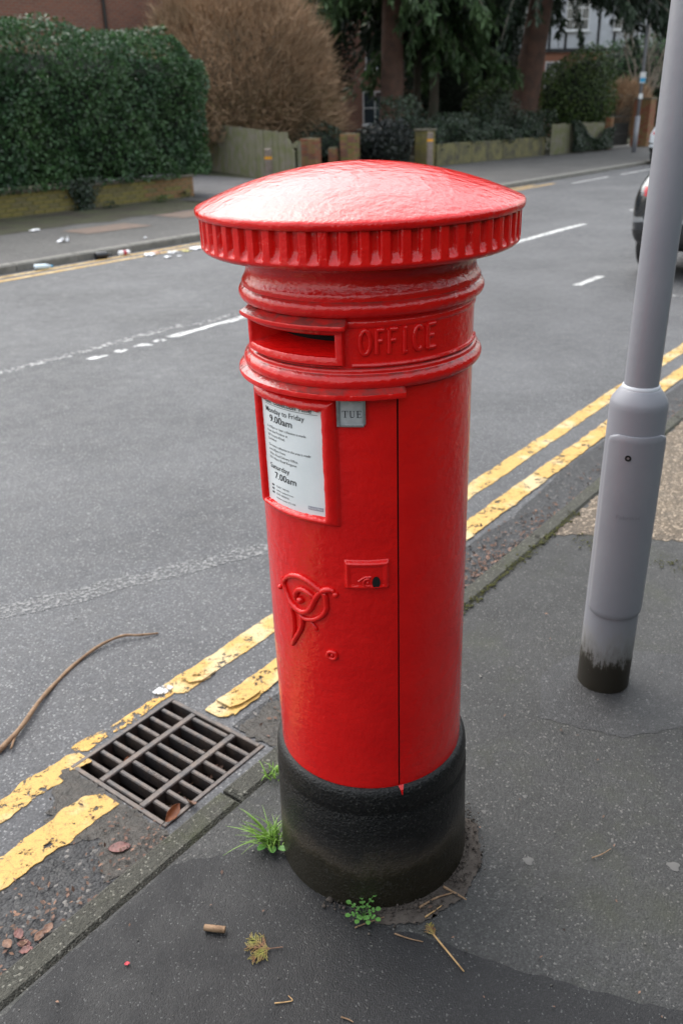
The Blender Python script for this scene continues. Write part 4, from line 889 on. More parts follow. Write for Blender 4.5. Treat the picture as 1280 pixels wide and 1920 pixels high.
conifer('dark_conifer', 'slim dark conifer with ivied stem next to the drooping conifer', (3.10, 35.2, 0), 12, .17, 3.0, 4.2, M['yew'], M['bark'], 64, nbr=90)
def yew(label, loc, rad, cz, n, seed, size=.20): return bushy('yew_tree', label, 'tree', loc, rad, cz, n, size, M['yew'], seed, asp=.35, trunk=.2, group='yews behind the trunks', shell=.25)
yew('black green yew filling the gap right of the bare bush', (-1.1, 41, 0), (2.0, 2.0, 5.5), 4.8, 15000, 71)
yew('black green yew behind the drooping conifer', (4.9, 43, 0), (2.5, 2.2, 5.8), 5.0, 15000, 72)
yew('black green yew behind the leaning redwood', (7.2, 44, 0), (1.7, 1.6, 5.5), 4.7, 13000, 73)
yew('tall dark yew towering beyond the bare bush', (-3.0, 50, 0), (5, 3, 7), 9.0, 12000, 74, .3)
bushy('leafy_bush', 'bright green rounded bush beside the redwood trunk', 'bush', (9.45, 37.5, 0), (1.75, 1.3, 1.75), 1.75, 9000, .12, M['bush'], 81)
bushy('leafy_bush', 'small pale green bush behind the ivy bank', 'bush', (6.6, 39.5, 0), (.95, .9, 1.15), 1.5, 3500, .12, M['bush'], 82)
bushy('dark_shrub', 'blackish spiky shrub between gateway piers and mossy pier', 'shrub', W(22.9, 15.6), (.85, .7, .72), .62, 4200, .12, M['mahonia'], 83)
bushy('garden_shrub', 'low green shrub behind the low gateway', 'shrub', W(22.4, 18.3), (1.5, 1.0, .9), .55, 4500, .11, M['ivy'], 84)
bushy('far_hedge', 'green hedge rising beyond the gate pier', 'hedge', (16.3, 50, 0), (3.2, 2, 2.4), 2.6, 9000, .16, M['hedge'], 85)
twiggy('brown_arched_hedge', 'rounded brown beech hedge just behind the iron gate', 'hedge', (13.3, 43.5, 0), (1.1, 1.0, 1.2), 1.35, 4500, 86, .35)
bushy('garden_shrub', 'pale green shrub rising behind the clipped hedge', 'shrub', W(9.6, 18.2), (2.6, 1.3, 1.9), 2.0, 7000, .13, M['bush'], 87)
def bare_tree(name, label, loc, seed, n, h, lean):
    root = thing(name, label, 'tree', loc); r = np.random.default_rng(seed); mb = MB()
    def grow(p, d, L_, rad, lev):
        pts = [p]; q = p.copy(); dd = d.copy()
        for i in range(4): dd = dd + r.normal(0, .12, 3); dd /= np.linalg.norm(dd); q = q + dd*L_/4; pts.append(q.copy())
        mb.tube([tuple(x) for x in pts], [rad*(1-.16*i) for i in range(5)], 5, False)
        if lev > 0:
            for _ in range(4):
                i = r.integers(1, 5); d2 = dd + r.normal(0, .42, 3); d2 /= np.linalg.norm(d2); grow(pts[i], d2, L_*r.uniform(.5, .75), rad*.55, lev-1)
    for i in range(n):
        d = np.array([lean[0], lean[1], 1.0]) + r.normal(0, .38, 3); d /= np.linalg.norm(d); grow(np.array([0, 0, 0.]), d, h, .075, 3)
    mb.build('branches', M['branch'], root, True); MB().lathe([(.22, -.1), (.18, .3), (.15, .6)], 10).build('trunk', M['bark'], root, True); return root
bare_tree('bare_tree', 'leafless tree with arching pale branches above the gate', (14.4, 47, 0), 91, 5, 3.6, (.45, 0))
bare_tree('bare_tree', 'leafless grey tree behind the far hedge by the distant lamp', (18.5, 53, 0), 92, 5, 4.0, (-.1, 0))
# ---------------------------------------------------------------- houses
def window(parent, x, z, w_, h, y, nx=2, nz=2):
    fr = MB(); b_ = .05
    fr.box(x, x+w_, y-.03, y+.02, z, z+b_); fr.box(x, x+w_, y-.03, y+.02, z+h-b_, z+h); fr.box(x, x+b_, y-.03, y+.02, z+b_, z+h-b_); fr.box(x+w_-b_, x+w_, y-.03, y+.02, z+b_, z+h-b_)
    for i in range(1, nx): q = x+w_*i/nx; fr.box(q-.02, q+.02, y-.028, y+.018, z+b_, z+h-b_)
    for i in range(1, nz): q = z+h*i/nz; fr.box(x+b_, x+w_-b_, y-.026, y+.016, q-.02, q+.02)
    wn = fr.build('window', M['white'], parent); MB().box(x+b_, x+w_-b_, y-.008, y+.004, z+b_, z+h-b_).build('pane', M['glass'], wn); MB().box(x-.06, x+w_+.06, y-.09, y-.031, z-.08, z-.002).build('sill', M['white'], wn)
def house(label, loc, rz, w_, d, h, wins, brick, upper=None, rise=3.0):
    root = thing('house', label, 'house', loc, rz)
    MB().box(0, w_, 0, d, -.2, h if not upper else upper).build('wall', brick, root)
    if upper:
        up_ = MB().box(-.10, w_+.10, -.10, d+.10, upper+.001, h).build('upper_wall', M['render_w'], root)
        n = int(w_/.9)
        for i in range(n+1): x = i*w_/n; MB().box(x-.07, x+.07, -.135, -.101, upper+.02, h-.02).build('timber', M['timber'], up_)
        for z in (upper+.1, (upper+h)/2, h-.12): MB().box(-.1, w_+.1, -.15, -.136, z-.08, z+.08).build('timber', M['timber'], up_)
    mb = MB(); o = .4; v = [(-o, -o, h+.002), (w_+o, -o, h+.002), (w_+o, d+o, h+.002), (-o, d+o, h+.002), (1.5, d/2, h+rise), (w_-1.5, d/2, h+rise)]
    rf = mb.add(v, [(0, 1, 5, 4), (1, 2, 5), (2, 3, 4, 5), (3, 0, 4), (3, 2, 1, 0)]).build('roof', M['roof'], root); MB().box(w_*.3, w_*.3+.8, d/2-.4, d/2+.4, h+rise*.5, h+rise+1.2).build('chimney', brick, rf)
    for q in wins: window(root, *q)
    return root
h1 = house('red brick house behind the clipped hedge and bare bush', W(9.5, 25.5), STREET-.25, 17, 9, 6.2, [(15.0, 3.9, 1.6, 1.5, 0, 3), (9.8, .7, 1.6, 1.7, 0, 3), (4.5, .7, 2.2, 1.7, 0, 3), (13.4, .8, 1.5, 1.7, 0)], M['housebrick'])
MB().tube([(10.0, -.06, 0), (10.0, -.06, 6.1)], .05, 8).build('downpipe', M['gate'], h1)
bay = MB().box(7.3, 9.4, -1.0, -.005, 0, 2.7).build('white_porch', M['render_w'], h1)
h2 = house('white timbered house with orange brick below, behind the redwood', (9.3, 54, 0), R_(2), 9.0, 8, 9.0, [(.6, 1.2, 1.2, 1.9, 0, 3, 3), (2.6, 1.9, 1.1, 1.9, 0, 2, 3), (4.4, 1.9, 1.1, 1.9, 0, 2, 3), (.9, 5.3, 1.3, 1.6, -.16, 3, 3), (3.5, 5.3, 1.3, 1.6, -.16, 3, 3), (6.2, 5.3, 1.3, 1.6, -.16, 3, 3)], M['housebrick2'], upper=4.25)
h3 = house('dark brick house glimpsed between yew and drooping conifer', (-1.5, 47.5, 0), 0, 8.5, 7, 7.5, [(3.15, 3.4, .85, 1.3, 0), (5.2, 3.4, .85, 1.3, 0), (3.0, .9, 1.2, 1.5, 0)], M['housebrick'])
h4 = house('brown brick house beyond the bare tree by the gate', (18.6, 62, 0), R_(-6), 10, 8, 7.0, [(1.5, 4, 1.2, 1.5, 0), (5, 4, 1.2, 1.5, 0)], M['housebrick'])
# ---------------------------------------------------------------- unseen hedge and houses added behind the viewer to cut low sky light
nh = streetobj('added_blocker_hedge', 'added unseen hedge behind the viewer that blocks low sky light', 'hedge', -14, -3.4, 0)
MB().box(0, 34, 0, 1.4, 0, 2.5, .25).build('blocking_core', M['hedge_core'], nh)
r = np.random.default_rng(123); k = 26000; P = np.stack([r.random(k)*34, 1.4+r.normal(0, .06, k), r.random(k)*2.6], 1); kt = 8000; P2 = np.stack([r.random(kt)*34, r.random(kt)*1.4, 2.5+r.normal(0, .06, kt)], 1)
V, F = leaf_mesh(np.concatenate([P, P2]), np.concatenate([np.tile([0, 1., .2], (k, 1)), np.tile([0, 0, 1.], (kt, 1))]), .11, .55, .7, r); fast('foliage', V, F, M['hedge'], nh)
house('added unseen red brick house behind the light blocking hedge', W(-16, -22), STREET, 13, 9, 6.5, [], M['housebrick'])
house('added unseen red brick neighbour house cutting low sky light', W(3, -22), STREET, 14, 9, 6.5, [], M['housebrick'])
# ---------------------------------------------------------------- distant lamp post
dl = thing('distant_lamp_post', 'thin grey lamp post with small notices beyond the gate', 'lamp post', (10.9, 33.9, 0))
MB().tube([(0, 0, 0), (0, 0, 1.2)], .085, 12).build('base', M['pole'], dl, True); MB().tube([(0, 0, 1.2), (0, 0, 7.5)], .055, 12).build('pole', M['pole'], dl, True)
MB().box(-.10, .10, -.085, -.07, 2.25, 2.60).build('notice_sign', M['white'], dl); MB().box(-.09, .09, -.092, -.086, 2.28, 2.42).build('blue_panel', M['cap_blue'], dl); MB().box(-.07, .07, -.085, -.07, 1.75, 1.92).build('notice_sign', M['white'], dl)
# ================================================================== CARS
def car(label, paint, loc, rz):
    root = thing('parked_car', label, 'car', loc, rz)
    ST = [(0., .70, .44, .86, .90, .50), (.04, .82, .36, .93, .99, .58), (.16, .895, .30, .97, 1.12, .60), (.40, .91, .25, .98, 1.42, .60), (.8, .915, .22, .98, 1.52, .63), (1.9, .92, .20, .97, 1.54, .64), (2.5, .915, .20, .97, 1.40, .63), (3.0, .91, .22, .96, 1.06, .70), (3.6, .90, .22, .92, .97, .66), (4.05, .84, .26, .80, .84, .60), (4.22, .68, .38, .62, .66, .48)]
    V = []; F = []
    for y, w_, zb, bt, rf, rw_ in ST:
        half = [(0, zb), (w_*.86, zb), (w_*.97, zb+.10), (w_, .56), (w_*.985, bt), (rw_+.02, rf-.05), (rw_*.8, rf), (0, rf+.02)]
        ring_ = [(x, z) for x, z in half] + [(-x, z) for x, z in half[-2:0:-1]]
        V += [(x, y, z) for x, z in ring_]
    k = 14
    for i in range(len(ST)-1):
        for j in range(k): j2 = (j+1) % k; F.append((i*k+j, i*k+j2, (i+1)*k+j2, (i+1)*k+j))
    F += [tuple(reversed(range(k))), tuple((len(ST)-1)*k+j for j in range(k))]
    o = mk('tmp', V, F, paint); md = o.modifiers.new('s', 'SUBSURF'); md.levels = 3; md.render_levels = 3
    dg = bpy.context.evaluated_depsgraph_get(); me = o.evaluated_get(dg).to_mesh(); VV = [tuple(v_.co) for v_ in me.vertices]; PF = [(tuple(p.vertices), tuple(p.center), tuple(p.normal)) for p in me.polygons]
    bpy.data.objects.remove(o); parts = {}
    for f_, c_, n_ in PF:
        x, y, z = c_; ax = abs(x); key = 'body'
        if z > 1.01 and .50 < y < 2.75 and ax > .52 and abs(n_[0]) > .5 and z < 1.38 and not (1.50 < y < 1.60): key = 'side_window'
        elif z > 1.03 and z < 1.36 and y < .55 and n_[1] < -.35 and ax < .55: key = 'rear_window'
        elif z > 1.06 and z < 1.42 and y > 2.3 and n_[2] > .2 and ax < .60: key = 'windscreen'
        elif .84 < z < .93 and y < .16 and .42 < ax < .74: key = 'tail_light_left' if x < 0 else 'tail_light_right'
        elif z < .50 and y < .30: key = 'bumper'
        elif z < .34: key = 'sill'
        elif .585 < z < .625 and y < .22 and ax > .25: key = 'trim_strip'
        parts.setdefault(key, []).append(f_)
    mm = {'body': paint, 'side_window': M['glass'], 'rear_window': M['glass'], 'windscreen': M['glass'], 'tail_light_left': M['tail'], 'tail_light_right': M['tail'], 'bumper': M['trim'], 'sill': M['trim'], 'trim_strip': M['chrome']}
    for kk, fs in parts.items():
        ids = sorted({i for f_ in fs for i in f_}); mp_ = {a: b_ for b_, a in enumerate(ids)}
        mk('tail_light' if kk.startswith('tail') else kk, [VV[i] for i in ids], [tuple(mp_[i] for i in f_) for f_ in fs], mm[kk], root, True)
    for y in (.78, 3.38):
        for s_ in (-1, 1):
            wh = MB(); wh.lathe([(.19, -.11), (.30, -.11), (.325, -.08), (.325, .08), (.30, .11), (.19, .11)], 28).xf(Matrix.Translation((s_*.80, y, .325)) @ Matrix.Rotation(R_(90), 4, 'Y'))
            wo = autosmooth(wh.build('wheel', M['tyre'], root, True), 40)
            rm = MB(); rm.lathe([(.05, -.10), (.20, -.105), (.205, .1), (.05, .112)], 20).xf(Matrix.Translation((s_*.805, y, .325)) @ Matrix.Rotation(R_(90)*s_, 4, 'Y')); autosmooth(rm.build('rim', M['rim'], wo, True), 40)
    MB().box(-.26, .26, -.012, .004, .66, .77).build('number_plate', M['paper_yel'], root)
    return root
car('dark grey car parked at the near kerb behind the lamp column', M['car_dark'], W(9.45, 2.47, RZ), STREET-R_(90))
car('white car parked half on the far pavement past the gate', M['car_white'], W(28.1, 8.72, RZ), STREET-R_(90))
# ================================================================== SMALL THINGS ON THE GROUND
def twig(name, label, pts, rad, m, z0=0, cat='twig', n=7, group=None):
    P = [(p[0], p[1], z0+rad*.9+(p[2] if len(p) > 2 else 0)) for p in pts]; k = len(P); sp = spline(P, 5); L_ = len(sp)
    o = MB().tube([tuple(p) for p in sp], [rad*(1-.5*i/L_)*(1+.12*math.sin(i*1.7)) for i in range(L_)], n).build(name, m, None, True)
    return tag(autosmooth(o, 60), label, cat, group)
tw = thing('fallen_branch', 'long thin bare branch lying curved across the road', 'branch')
P = [(-1.035, 2.03), (-1.0, 2.13), (-.985, 2.26), (-.965, 2.37), (-.93, 2.48), (-.87, 2.58), (-.80, 2.635), (-.74, 2.645), (-.675, 2.665)]
zz = RZ+.010; sp = spline([(x, y, zz + .006*math.sin(i*1.3)) for i, (x, y) in enumerate(P)], 6)
MB().tube([tuple(p) for p in sp], [.0085-.0050*i/len(sp)+.0006*math.sin(i*.9) for i in range(len(sp))], 8).build('stem', M['twig'], tw, True)
MB().tube([tuple(p) for p in spline([(-.995, 2.16, zz), (-1.005, 2.10, zz), (-.998, 2.04, zz+.004)], 4)], .0035, 6).build('side_twig', M['twig'], tw, True)
def gleaf(label, loc, L_, wd, rz, m, curl=.2, tilt=(0, 0), name='dead_leaf', group=None):
    nx, ny = 9, 5; V = []; F = []
    for i in range(nx+1):
        u = i/nx; hw = wd*.5*math.sin(math.pi*min(1, u*.97+.015))**.75*(1+.06*math.sin(i*2.3))
        for j in range(-ny, ny+1):
            q = j/ny; V.append((u*L_-L_/2, q*hw, curl*L_*(abs(q)**2*.35*(hw/wd*2) + (u-.5)**2*.5) + .0012*math.sin(i*1.9+j)))
    k = 2*ny+1
    for i in range(nx):
        for j in range(2*ny): F.append((i*k+j, i*k+j+1, (i+1)*k+j+1, (i+1)*k+j))
    o = mk(name, V, F, m, None, True); o.location = (loc[0], loc[1], loc[2]+.002); o.rotation_euler = (tilt[0], tilt[1], rz); md = o.modifiers.new('t', 'SOLIDIFY'); md.thickness = .0006
    return tag(o, label, 'leaf', group)
gleaf('reddish brown dead leaf lying between kerb and yellow line', (-.59, 1.655, RZ+.004), .058, .036, .15, M['leaf_red'], .15)
gleaf('orange brown curled leaf caught upright at the corner of the grate', W(1.115, 1.445, RZ+.015), .060, .030, 1.0, M['leaf_orange'], .5, (.9, -.3))
gleaf('darker brown curled leaf wedged beside the orange leaf on the grate', W(1.17, 1.43, RZ+.012), .045, .025, 2.2, M['leaf_brown'], .5, (.7, .4))
gleaf('brown leaf dropped down inside the bars of the grate', W(1.22, 1.74, RZ-.03), .05, .026, .7, M['leaf_orange'], .4, (.4, .2))
gleaf('small brown leaf on the dark gutter below the red leaf', (-.61, 1.50, RZ+.004), .022, .015, .5, M['leaf_brown'], .2)
for i, (dx, dy, mm) in enumerate(((0, 0, 'leaf_red'), (.03, .02, 'leaf_brown'), (-.02, .025, 'leaf_red'), (.012, -.02, 'leaf_red'), (.045, .035, 'leaf_brown'), (-.035, -.005, 'leaf_brown'))):
    gleaf('dead leaf in a small wet clump against the kerb', (-.745+dx, 1.375+dy, RZ+.004+i*.0015), .032, .022, i*1.1, M[mm], .3, (.1*math.sin(i*3), .12*math.cos(i*2)), group='clump of dead leaves by the kerb')
tag(autosmooth(MB().tube([(-.318, 1.326, .0075), (-.296, 1.322, .008), (-.272, 1.319, .0075)], [.0068, .0074, .0070], 10).build('stick_stub', M['twig'], None, True), 50), 'short thick brown stick stub on the dark pavement', 'stick')
sk = thing('sprig_on_stick', 'straw coloured stick with a yellow green sprig at one end', 'twig')
MB().tube([(.179, 1.298, .004), (.205, 1.255, .0035), (.232, 1.210, .003)], [.0022, .0020, .0016], 6).build('stem', M['straw'], sk, True)
def sprig(root, p, ang, L_, seed, m):
    r = np.random.default_rng(seed); mb = MB()
    mb.tube([(p[0], p[1], .003), (p[0]+math.cos(ang)*L_, p[1]+math.sin(ang)*L_, .004)], .0010, 5)
    for i in range(9):
        u = .15+.85*i/9
        for s_ in (-1, 1):
            a = ang + s_*r.uniform(.5, .95); l2 = L_*(.5-.30*u)*r.uniform(.7, 1.2); x = p[0]+math.cos(ang)*L_*u; y = p[1]+math.sin(ang)*L_*u
            ex, ey = x+math.cos(a)*l2, y+math.sin(a)*l2; mb.tube([(x, y, .0035), (ex, ey, .003+r.uniform(0, .003))], [.0011, .0006], 4)
            for j in range(3):
                v_ = .35+.3*j; b_ = a + r.choice((-1, 1))*.6; qx, qy = x+(ex-x)*v_, y+(ey-y)*v_; mb.tube([(qx, qy, .0035), (qx+math.cos(b_)*l2*.3, qy+math.sin(b_)*l2*.3, .003)], [.0010, .0006], 4)
    mb.build('foliage', m, root)
sprig(sk, (.182, 1.292), 1.9, .035, 3, M['sprig'])
cs = thing('cypress_sprig', 'flat brown and green cypress sprig fallen on the pavement', 'sprig')
MB().tube([(-.145, 1.277, .003), (-.185, 1.272, .003)], .0012, 5).build('stem', M['leaf_brown'], cs)
for a, L_, sd_ in ((2.55, .055, 11), (3.05, .05, 12), (3.75, .045, 13)): sprig(cs, (-.172, 1.273), a, L_, sd_, M['sprig'])
twig('twig', 'short reddish twig beside the dirt at the foot of the post box', [(.095, 1.305), (.125, 1.292), (.155, 1.283)], .0018, M['twig'])
twig('twig', 'pale V shaped twig lying flat on the dark pavement', [(-.155, 1.150), (-.128, 1.153), (-.119, 1.156), (-.128, 1.166)], .0014, M['straw'])
twig('twig', 'dark curved twig on the worn pavement below the lamp column', [(.575, 1.500), (.60, 1.510), (.628, 1.527)], .0018, M['twig'])
twig('twig', 'small brown twig lying next to a black crumb on dark pavement', [(-.022, 1.118), (-.008, 1.113), (.002, 1.107)], .0018, M['twig'])
twig('twig', 'dark twig poking out behind the post box base', [(.27, 1.765), (.285, 1.748), (.292, 1.74)], .003, M['twig'])
twig('twig', 'flat bark strip against the right foot of the post box', [(.155, 1.37), (.195, 1.395), (.235, 1.408)], .0028, M['twig'])
twig('twig', 'second bark strip lying across the dirt by the post box', [(.215, 1.425), (.245, 1.402), (.262, 1.388)], .003, M['twig'])
twig('twig', 'thin pale stem crossing the dirt by the post box', [(.165, 1.345), (.190, 1.363), (.205, 1.375)], .0018, M['straw'])
twig('twig', 'thin reddish twig under the small green weed', [(.01, 1.322), (.04, 1.335), (.075, 1.348)], .0016, M['twig'])
twig('twig', 'dark twig lying over the inner yellow line', [(.98, 3.60), (1.03, 3.56), (1.08, 3.53)], .004, M['twig'], RZ)
twig('twig', 'dark twig in the gutter leaves below the yellow lines', [(1.0, 3.47), (1.08, 3.40), (1.15, 3.37)], .004, M['twig'], RZ)
# dirt collar with crumbs round the foot of the box
r = np.random.default_rng(17)
dc = patch('dirt_collar', [(.02, 1.345), (.07, 1.33), (.16, 1.335), (.26, 1.40), (.315, 1.50), (.32, 1.62), (.27, 1.66), (.25, 1.5), (.15, 1.40), (.05, 1.375)], -.0008, mat('dry_dirt', (.045, .036, .030), .95, col2=(.075, .062, .052), vscale=40, bump=.004, bscale=90), .0022, 33, .006); stuff(dc, 'crumbly dirt round the foot of the post box', 'dirt')
def crumbs(name, label, cat, P, size, m, flat=.5, seed=1):
    r = np.random.default_rng(seed); k = len(P); base = np.array([[1, 0, 0], [-1, 0, 0], [0, 1, 0], [0, -1, 0], [0, 0, 1], [0, 0, -1.]]); fa = np.array([[0, 2, 4], [2, 1, 4], [1, 3, 4], [3, 0, 4], [2, 0, 5], [1, 2, 5], [3, 1, 5], [0, 3, 5]])
    sc = size*r.lognormal(0, .45, (k, 1, 1))*r.uniform(.6, 1.2, (k, 6, 1)); B_ = base[None]*sc*np.array([1, 1, flat]); a = r.uniform(0, 6.28, k); ca, sa = np.cos(a)[:, None], np.sin(a)[:, None]
    X = B_[..., 0]*ca-B_[..., 1]*sa; Y = B_[..., 0]*sa+B_[..., 1]*ca; V = np.stack([X, Y, B_[..., 2]], -1) + P[:, None, :]
    F = (fa[None]+6*np.arange(k)[:, None, None]).reshape(-1, 3); o = fast(name, V.reshape(-1, 3), F, m); return stuff(o, label, cat)
a = np.radians(r.uniform(-30, 110, 420)); rad = .224 + np.abs(r.normal(0, .024, 420)); P = np.stack([.0615+np.sin(a)*rad, 1.597-np.cos(a)*rad, np.full(420, .003)], 1)
crumbs('dirt_crumbs', 'loose soil crumbs round the foot of the post box', 'dirt', P, .0024, mat('soil_crumb', (.040, .031, .026), .95, col2=(.07, .056, .046), vscale=60, island=.5), .7, 3)
P = np.stack([r.uniform(-.9, 2.3, 2600), r.uniform(.9, 3.6, 2600), np.full(2600, .0008)], 1)
nn_ = -DY*P[:, 0]+DX*P[:, 1]; P = P[(nn_ < KI-.01) & (np.hypot(P[:, 0]-.0615, P[:, 1]-1.597) > .235)]
crumbs('pavement_grit', 'tiny pale grit scattered over the pavement', 'grit', P, .0012, M['gritm'], .5, 4)
P = np.stack([r.uniform(-1.6, 2.6, 900), r.uniform(1.3, 5.0, 900), np.full(900, RZ+.0012)], 1); nn_ = -DY*P[:, 0]+DX*P[:, 1]; ss_ = DX*P[:, 0]+DY*P[:, 1]; P = P[(nn_ > KO+.02) & ~((ss_ > gs0-.02) & (ss_ < gs1+.02) & (nn_ < gn1+.02))]
crumbs('road_grit', 'small stones and grit lying on the road', 'grit', P, .0022, M['gritm'], .5, 5)
def flakes(name, label, s, n, z, size, seed, m):
    r = np.random.default_rng(seed); P = np.stack([DX*s-DY*n, DY*s+DX*n, z], 1); V, F = leaf_mesh(P, np.tile([0, 0, 1.], (len(P), 1)), size, .5, .35, r); stuff(fast(name, V, F, m), label, 'leaf litter')
k = 900; s_ = np.concatenate([r.uniform(1.5, 5.5, k//2), r.normal(2.75, .35, k//2)]); n_ = KO+.02+np.abs(r.normal(0, .09, k)); flakes('gutter_litter', 'brown leaf fragments gathered along the kerb past the post box', s_, n_, np.full(k, RZ+.0075)+r.random(k)*.006, .020, 41, M['litterbits'])
k = 420; s_ = r.uniform(.2, 1.08, k); n_ = KO+.015+np.abs(r.normal(0, .13, k)); flakes('gutter_litter', 'dark leaf fragments and needles in the wet gutter before the grate', s_, n_, np.full(k, RZ+.0095)+r.random(k)*.004, .014, 42, M['litterbits'])
k = 160; s_ = r.uniform(-.2, 3.5, k); n_ = r.uniform(-.9, 1.24, k); flakes('pavement_litter', 'sparse brown needles and scraps on the pavement', s_, n_, np.full(k, .003), .010, 43, M['litterbits'])
# moss along the kerb joint
k = 900; s_ = r.uniform(2.2, 3.35, k); n_ = KI-.004+r.normal(0, .009, k)*(.4+np.abs(np.sin(s_*6))); P = np.stack([DX*s_-DY*n_, DY*s_+DX*n_, np.full(k, .002)], 1)
crumbs('moss', 'yellow green moss along the kerb joint past the post box', 'moss', P, .0032, M['moss'], .5, 6)
k = 700; s_ = 3.1+r.normal(0, .03, k); n_ = r.uniform(.45, 1.2, k); sel = np.sin(n_*19) > -.1; P = np.stack([DX*s_-DY*n_, DY*s_+DX*n_, np.full(k, .002)], 1)[sel]
crumbs('moss', 'moss along the edge of the gravel strip by the lamp column', 'moss', P, .0030, M['moss'], .5, 7)
# gum spots and pebbles
for lab, x, y, s_ in (('pale round chewing gum spot right of the post box', .425, 1.50, .012), ('pale chewing gum spot on the pavement under the lamp column', .760, 1.475, .014), ('tiny cream blob on the worn pavement', .459, 1.71, .006), ('greyish gum spot close to the right of the post box', .345, 1.66, .007)):
    P = [(s_*(1+.18*math.sin(3*q)+.1*math.sin(5*q+1))*math.cos(q), s_*(1+.18*math.sin(3*q)+.1*math.sin(5*q+1))*math.sin(q)) for q in [2*math.pi*i/18 for i in range(18)]]
    o = mk('gum_spot', [(a_*1.0, b_*1.0, 0) for a_, b_ in P] + [(a_*.7, b_*.7, .0008) for a_, b_ in P], [(i, (i+1) % 18, 18+(i+1) % 18, 18+i) for i in range(18)] + [tuple(range(18, 36))], M['gum'], None, True); o.location = (x, y, -.003); tag(o, lab, 'gum spot')
gleaf('tiny red petal on the dark pavement near the kerb', (-.47, 1.245, .001), .011, .009, .3, mat('red_petal', (.5, .03, .05), .5), .1, name='petal')
# grass tufts and weed
def tuft(label, loc, n, L_, seed, lean=(0, 0)):
    r = np.random.default_rng(seed); V = []; F = []; root = thing('grass_tuft', label, 'grass', loc)
    for i in range(n):
        a = r.uniform(0, 6.283); l = L_*r.uniform(.4, 1.15); out = r.uniform(.25, .95); w_ = r.uniform(.0014, .0026); b0 = r.normal(0, .012, 2); dx, dy = math.cos(a)*out+lean[0], math.sin(a)*out+lean[1]; b = len(V)
        for j in range(6):
            u = j/5; x = b0[0]+dx*l*u**1.3; y = b0[1]+dy*l*u**1.3; z = l*(u*.95-.55*out*u*u); ww = w_*(1-u**1.5)+.0002
            V += [(x-math.sin(a)*ww, y+math.cos(a)*ww, max(z, .002)), (x+math.sin(a)*ww, y-math.cos(a)*ww, max(z, .002))]
        for j in range(5): F.append((b+2*j, b+2*j+1, b+2*j+3, b+2*j+2))
    mk('blades', V, F, M['grass'], root, True); return root
tf = tuft('bright green grass tuft against the left foot of the post box', (-.186, 1.572, 0), 85, .092, 5, (-.25, -.15))
tuft('small sparse grass tuft growing on the kerb edge by the grate', (-.197, 1.80, 0), 26, .055, 6, (-.1, 0))
def wleaf(parent, p, L_, wd, yaw, pitch, m):
    V = [(0, 0, 0)]; F = []; nx = 8
    P = [(L_*.5*(1-math.cos(math.pi*i/nx)), wd*.5*math.sin(math.pi*i/nx)) for i in range(nx+1)]
    for x, y in P: V += [(x, y, .10*wd*(abs(y)/wd*2)), (x, 0, 0), (x, -y, .10*wd*(abs(y)/wd*2))]
    V = V[1:]
    for i in range(nx):
        for j in range(2): F.append((i*3+j, (i+1)*3+j, (i+1)*3+j+1, i*3+j+1))
    o = mk('leaf', V, F, m, parent, True); o.location = p; o.rotation_euler = (0, -pitch, yaw)
wd = thing('bittercress_weed', 'small fresh green weed rosette at the front foot of the post box', 'weed', (.030, 1.352, .002)); wd.scale = (.74, .74, .8)
r = np.random.default_rng(77)
for i in range(8):
    a = [-2.8, -2.1, -1.3, -.6, .1, .8, 1.7, 2.6][i]; L_ = r.uniform(.030, .046); rise = r.uniform(.15, .5) + (.6 if 0 < i-4 < 3 else 0)
    tip = (math.cos(a)*L_, math.sin(a)*L_*.9, .004+L_*rise); MB().tube([(0, 0, .001), (tip[0]*.5, tip[1]*.5, tip[2]*.7+.003), tip], .0009, 5).build('stem', M['weed'], wd, True)
    wleaf(wd, tip, .016, .015, a, .1, M['weed'])
    for u in (.45, .75):
        for s_ in (-1, 1): wleaf(wd, (tip[0]*u, tip[1]*u, tip[2]*(u*.9)+.004), .010, .008, a+s_*1.2, .2, M['weed'])
for i in range(3): wleaf(tf, (-.015+.016*i, -.02-.004*i, .012), .028, .018, -2.2+.8*i, .2, M['weed'])
# ---------------------------------------------------------------- litter on the far side
def crumple(label, s, n, z, size, m, seed, flat=.35, name='crumpled_paper', group=None):
    r = np.random.default_rng(seed); V = []; F = []; k = 7
    for i in range(k+1):
        for j in range(k+1): V.append(((i/k-.5)*size*r.uniform(.8, 1.1), (j/k-.5)*size*.7*r.uniform(.8, 1.1), abs(r.normal(0, flat*size*.5))+.004))
    for i in range(k):
        for j in range(k): F.append((i*(k+1)+j, (i+1)*(k+1)+j, (i+1)*(k+1)+j+1, i*(k+1)+j+1))
    o = mk(name, V, F, m); o.location = W(s, n, z); o.rotation_euler = (0, 0, r.uniform(0, 6.28)); md = o.modifiers.new('t', 'SOLIDIFY'); md.thickness = .002; return tag(o, label, 'litter', group)
crumple('white crumpled napkin on the far pavement', 7.75, 10.75, 0, .16, M['paper'], 1)
crumple('flat white wrapper lying nearer the brick wall', 8.35, 12.25, 0, .17, M['paper'], 2, .15)
crumple('tiny white scrap near the far kerb', 8.6, 10.0, 0, .05, M['paper'], 3)
bt = thing('plastic_bottle', 'clear plastic bottle with blue cap lying in the far gutter', 'bottle', W(6.42, 9.56, RZ+.034), STREET-.5)
autosmooth(MB().lathe([(.028, 0), (.033, .01), (.033, .13), (.026, .16), (.012, .19), (.012, .20)], 16).xf(Matrix.Rotation(R_(90), 4, 'Y')).build('bottle_body', M['bottle'], bt, True), 40)
autosmooth(MB().lathe([(.0145, .197), (.0145, .222)], 12).xf(Matrix.Rotation(R_(90), 4, 'Y')).build('bottle_cap', M['cap_blue'], bt, True), 40)
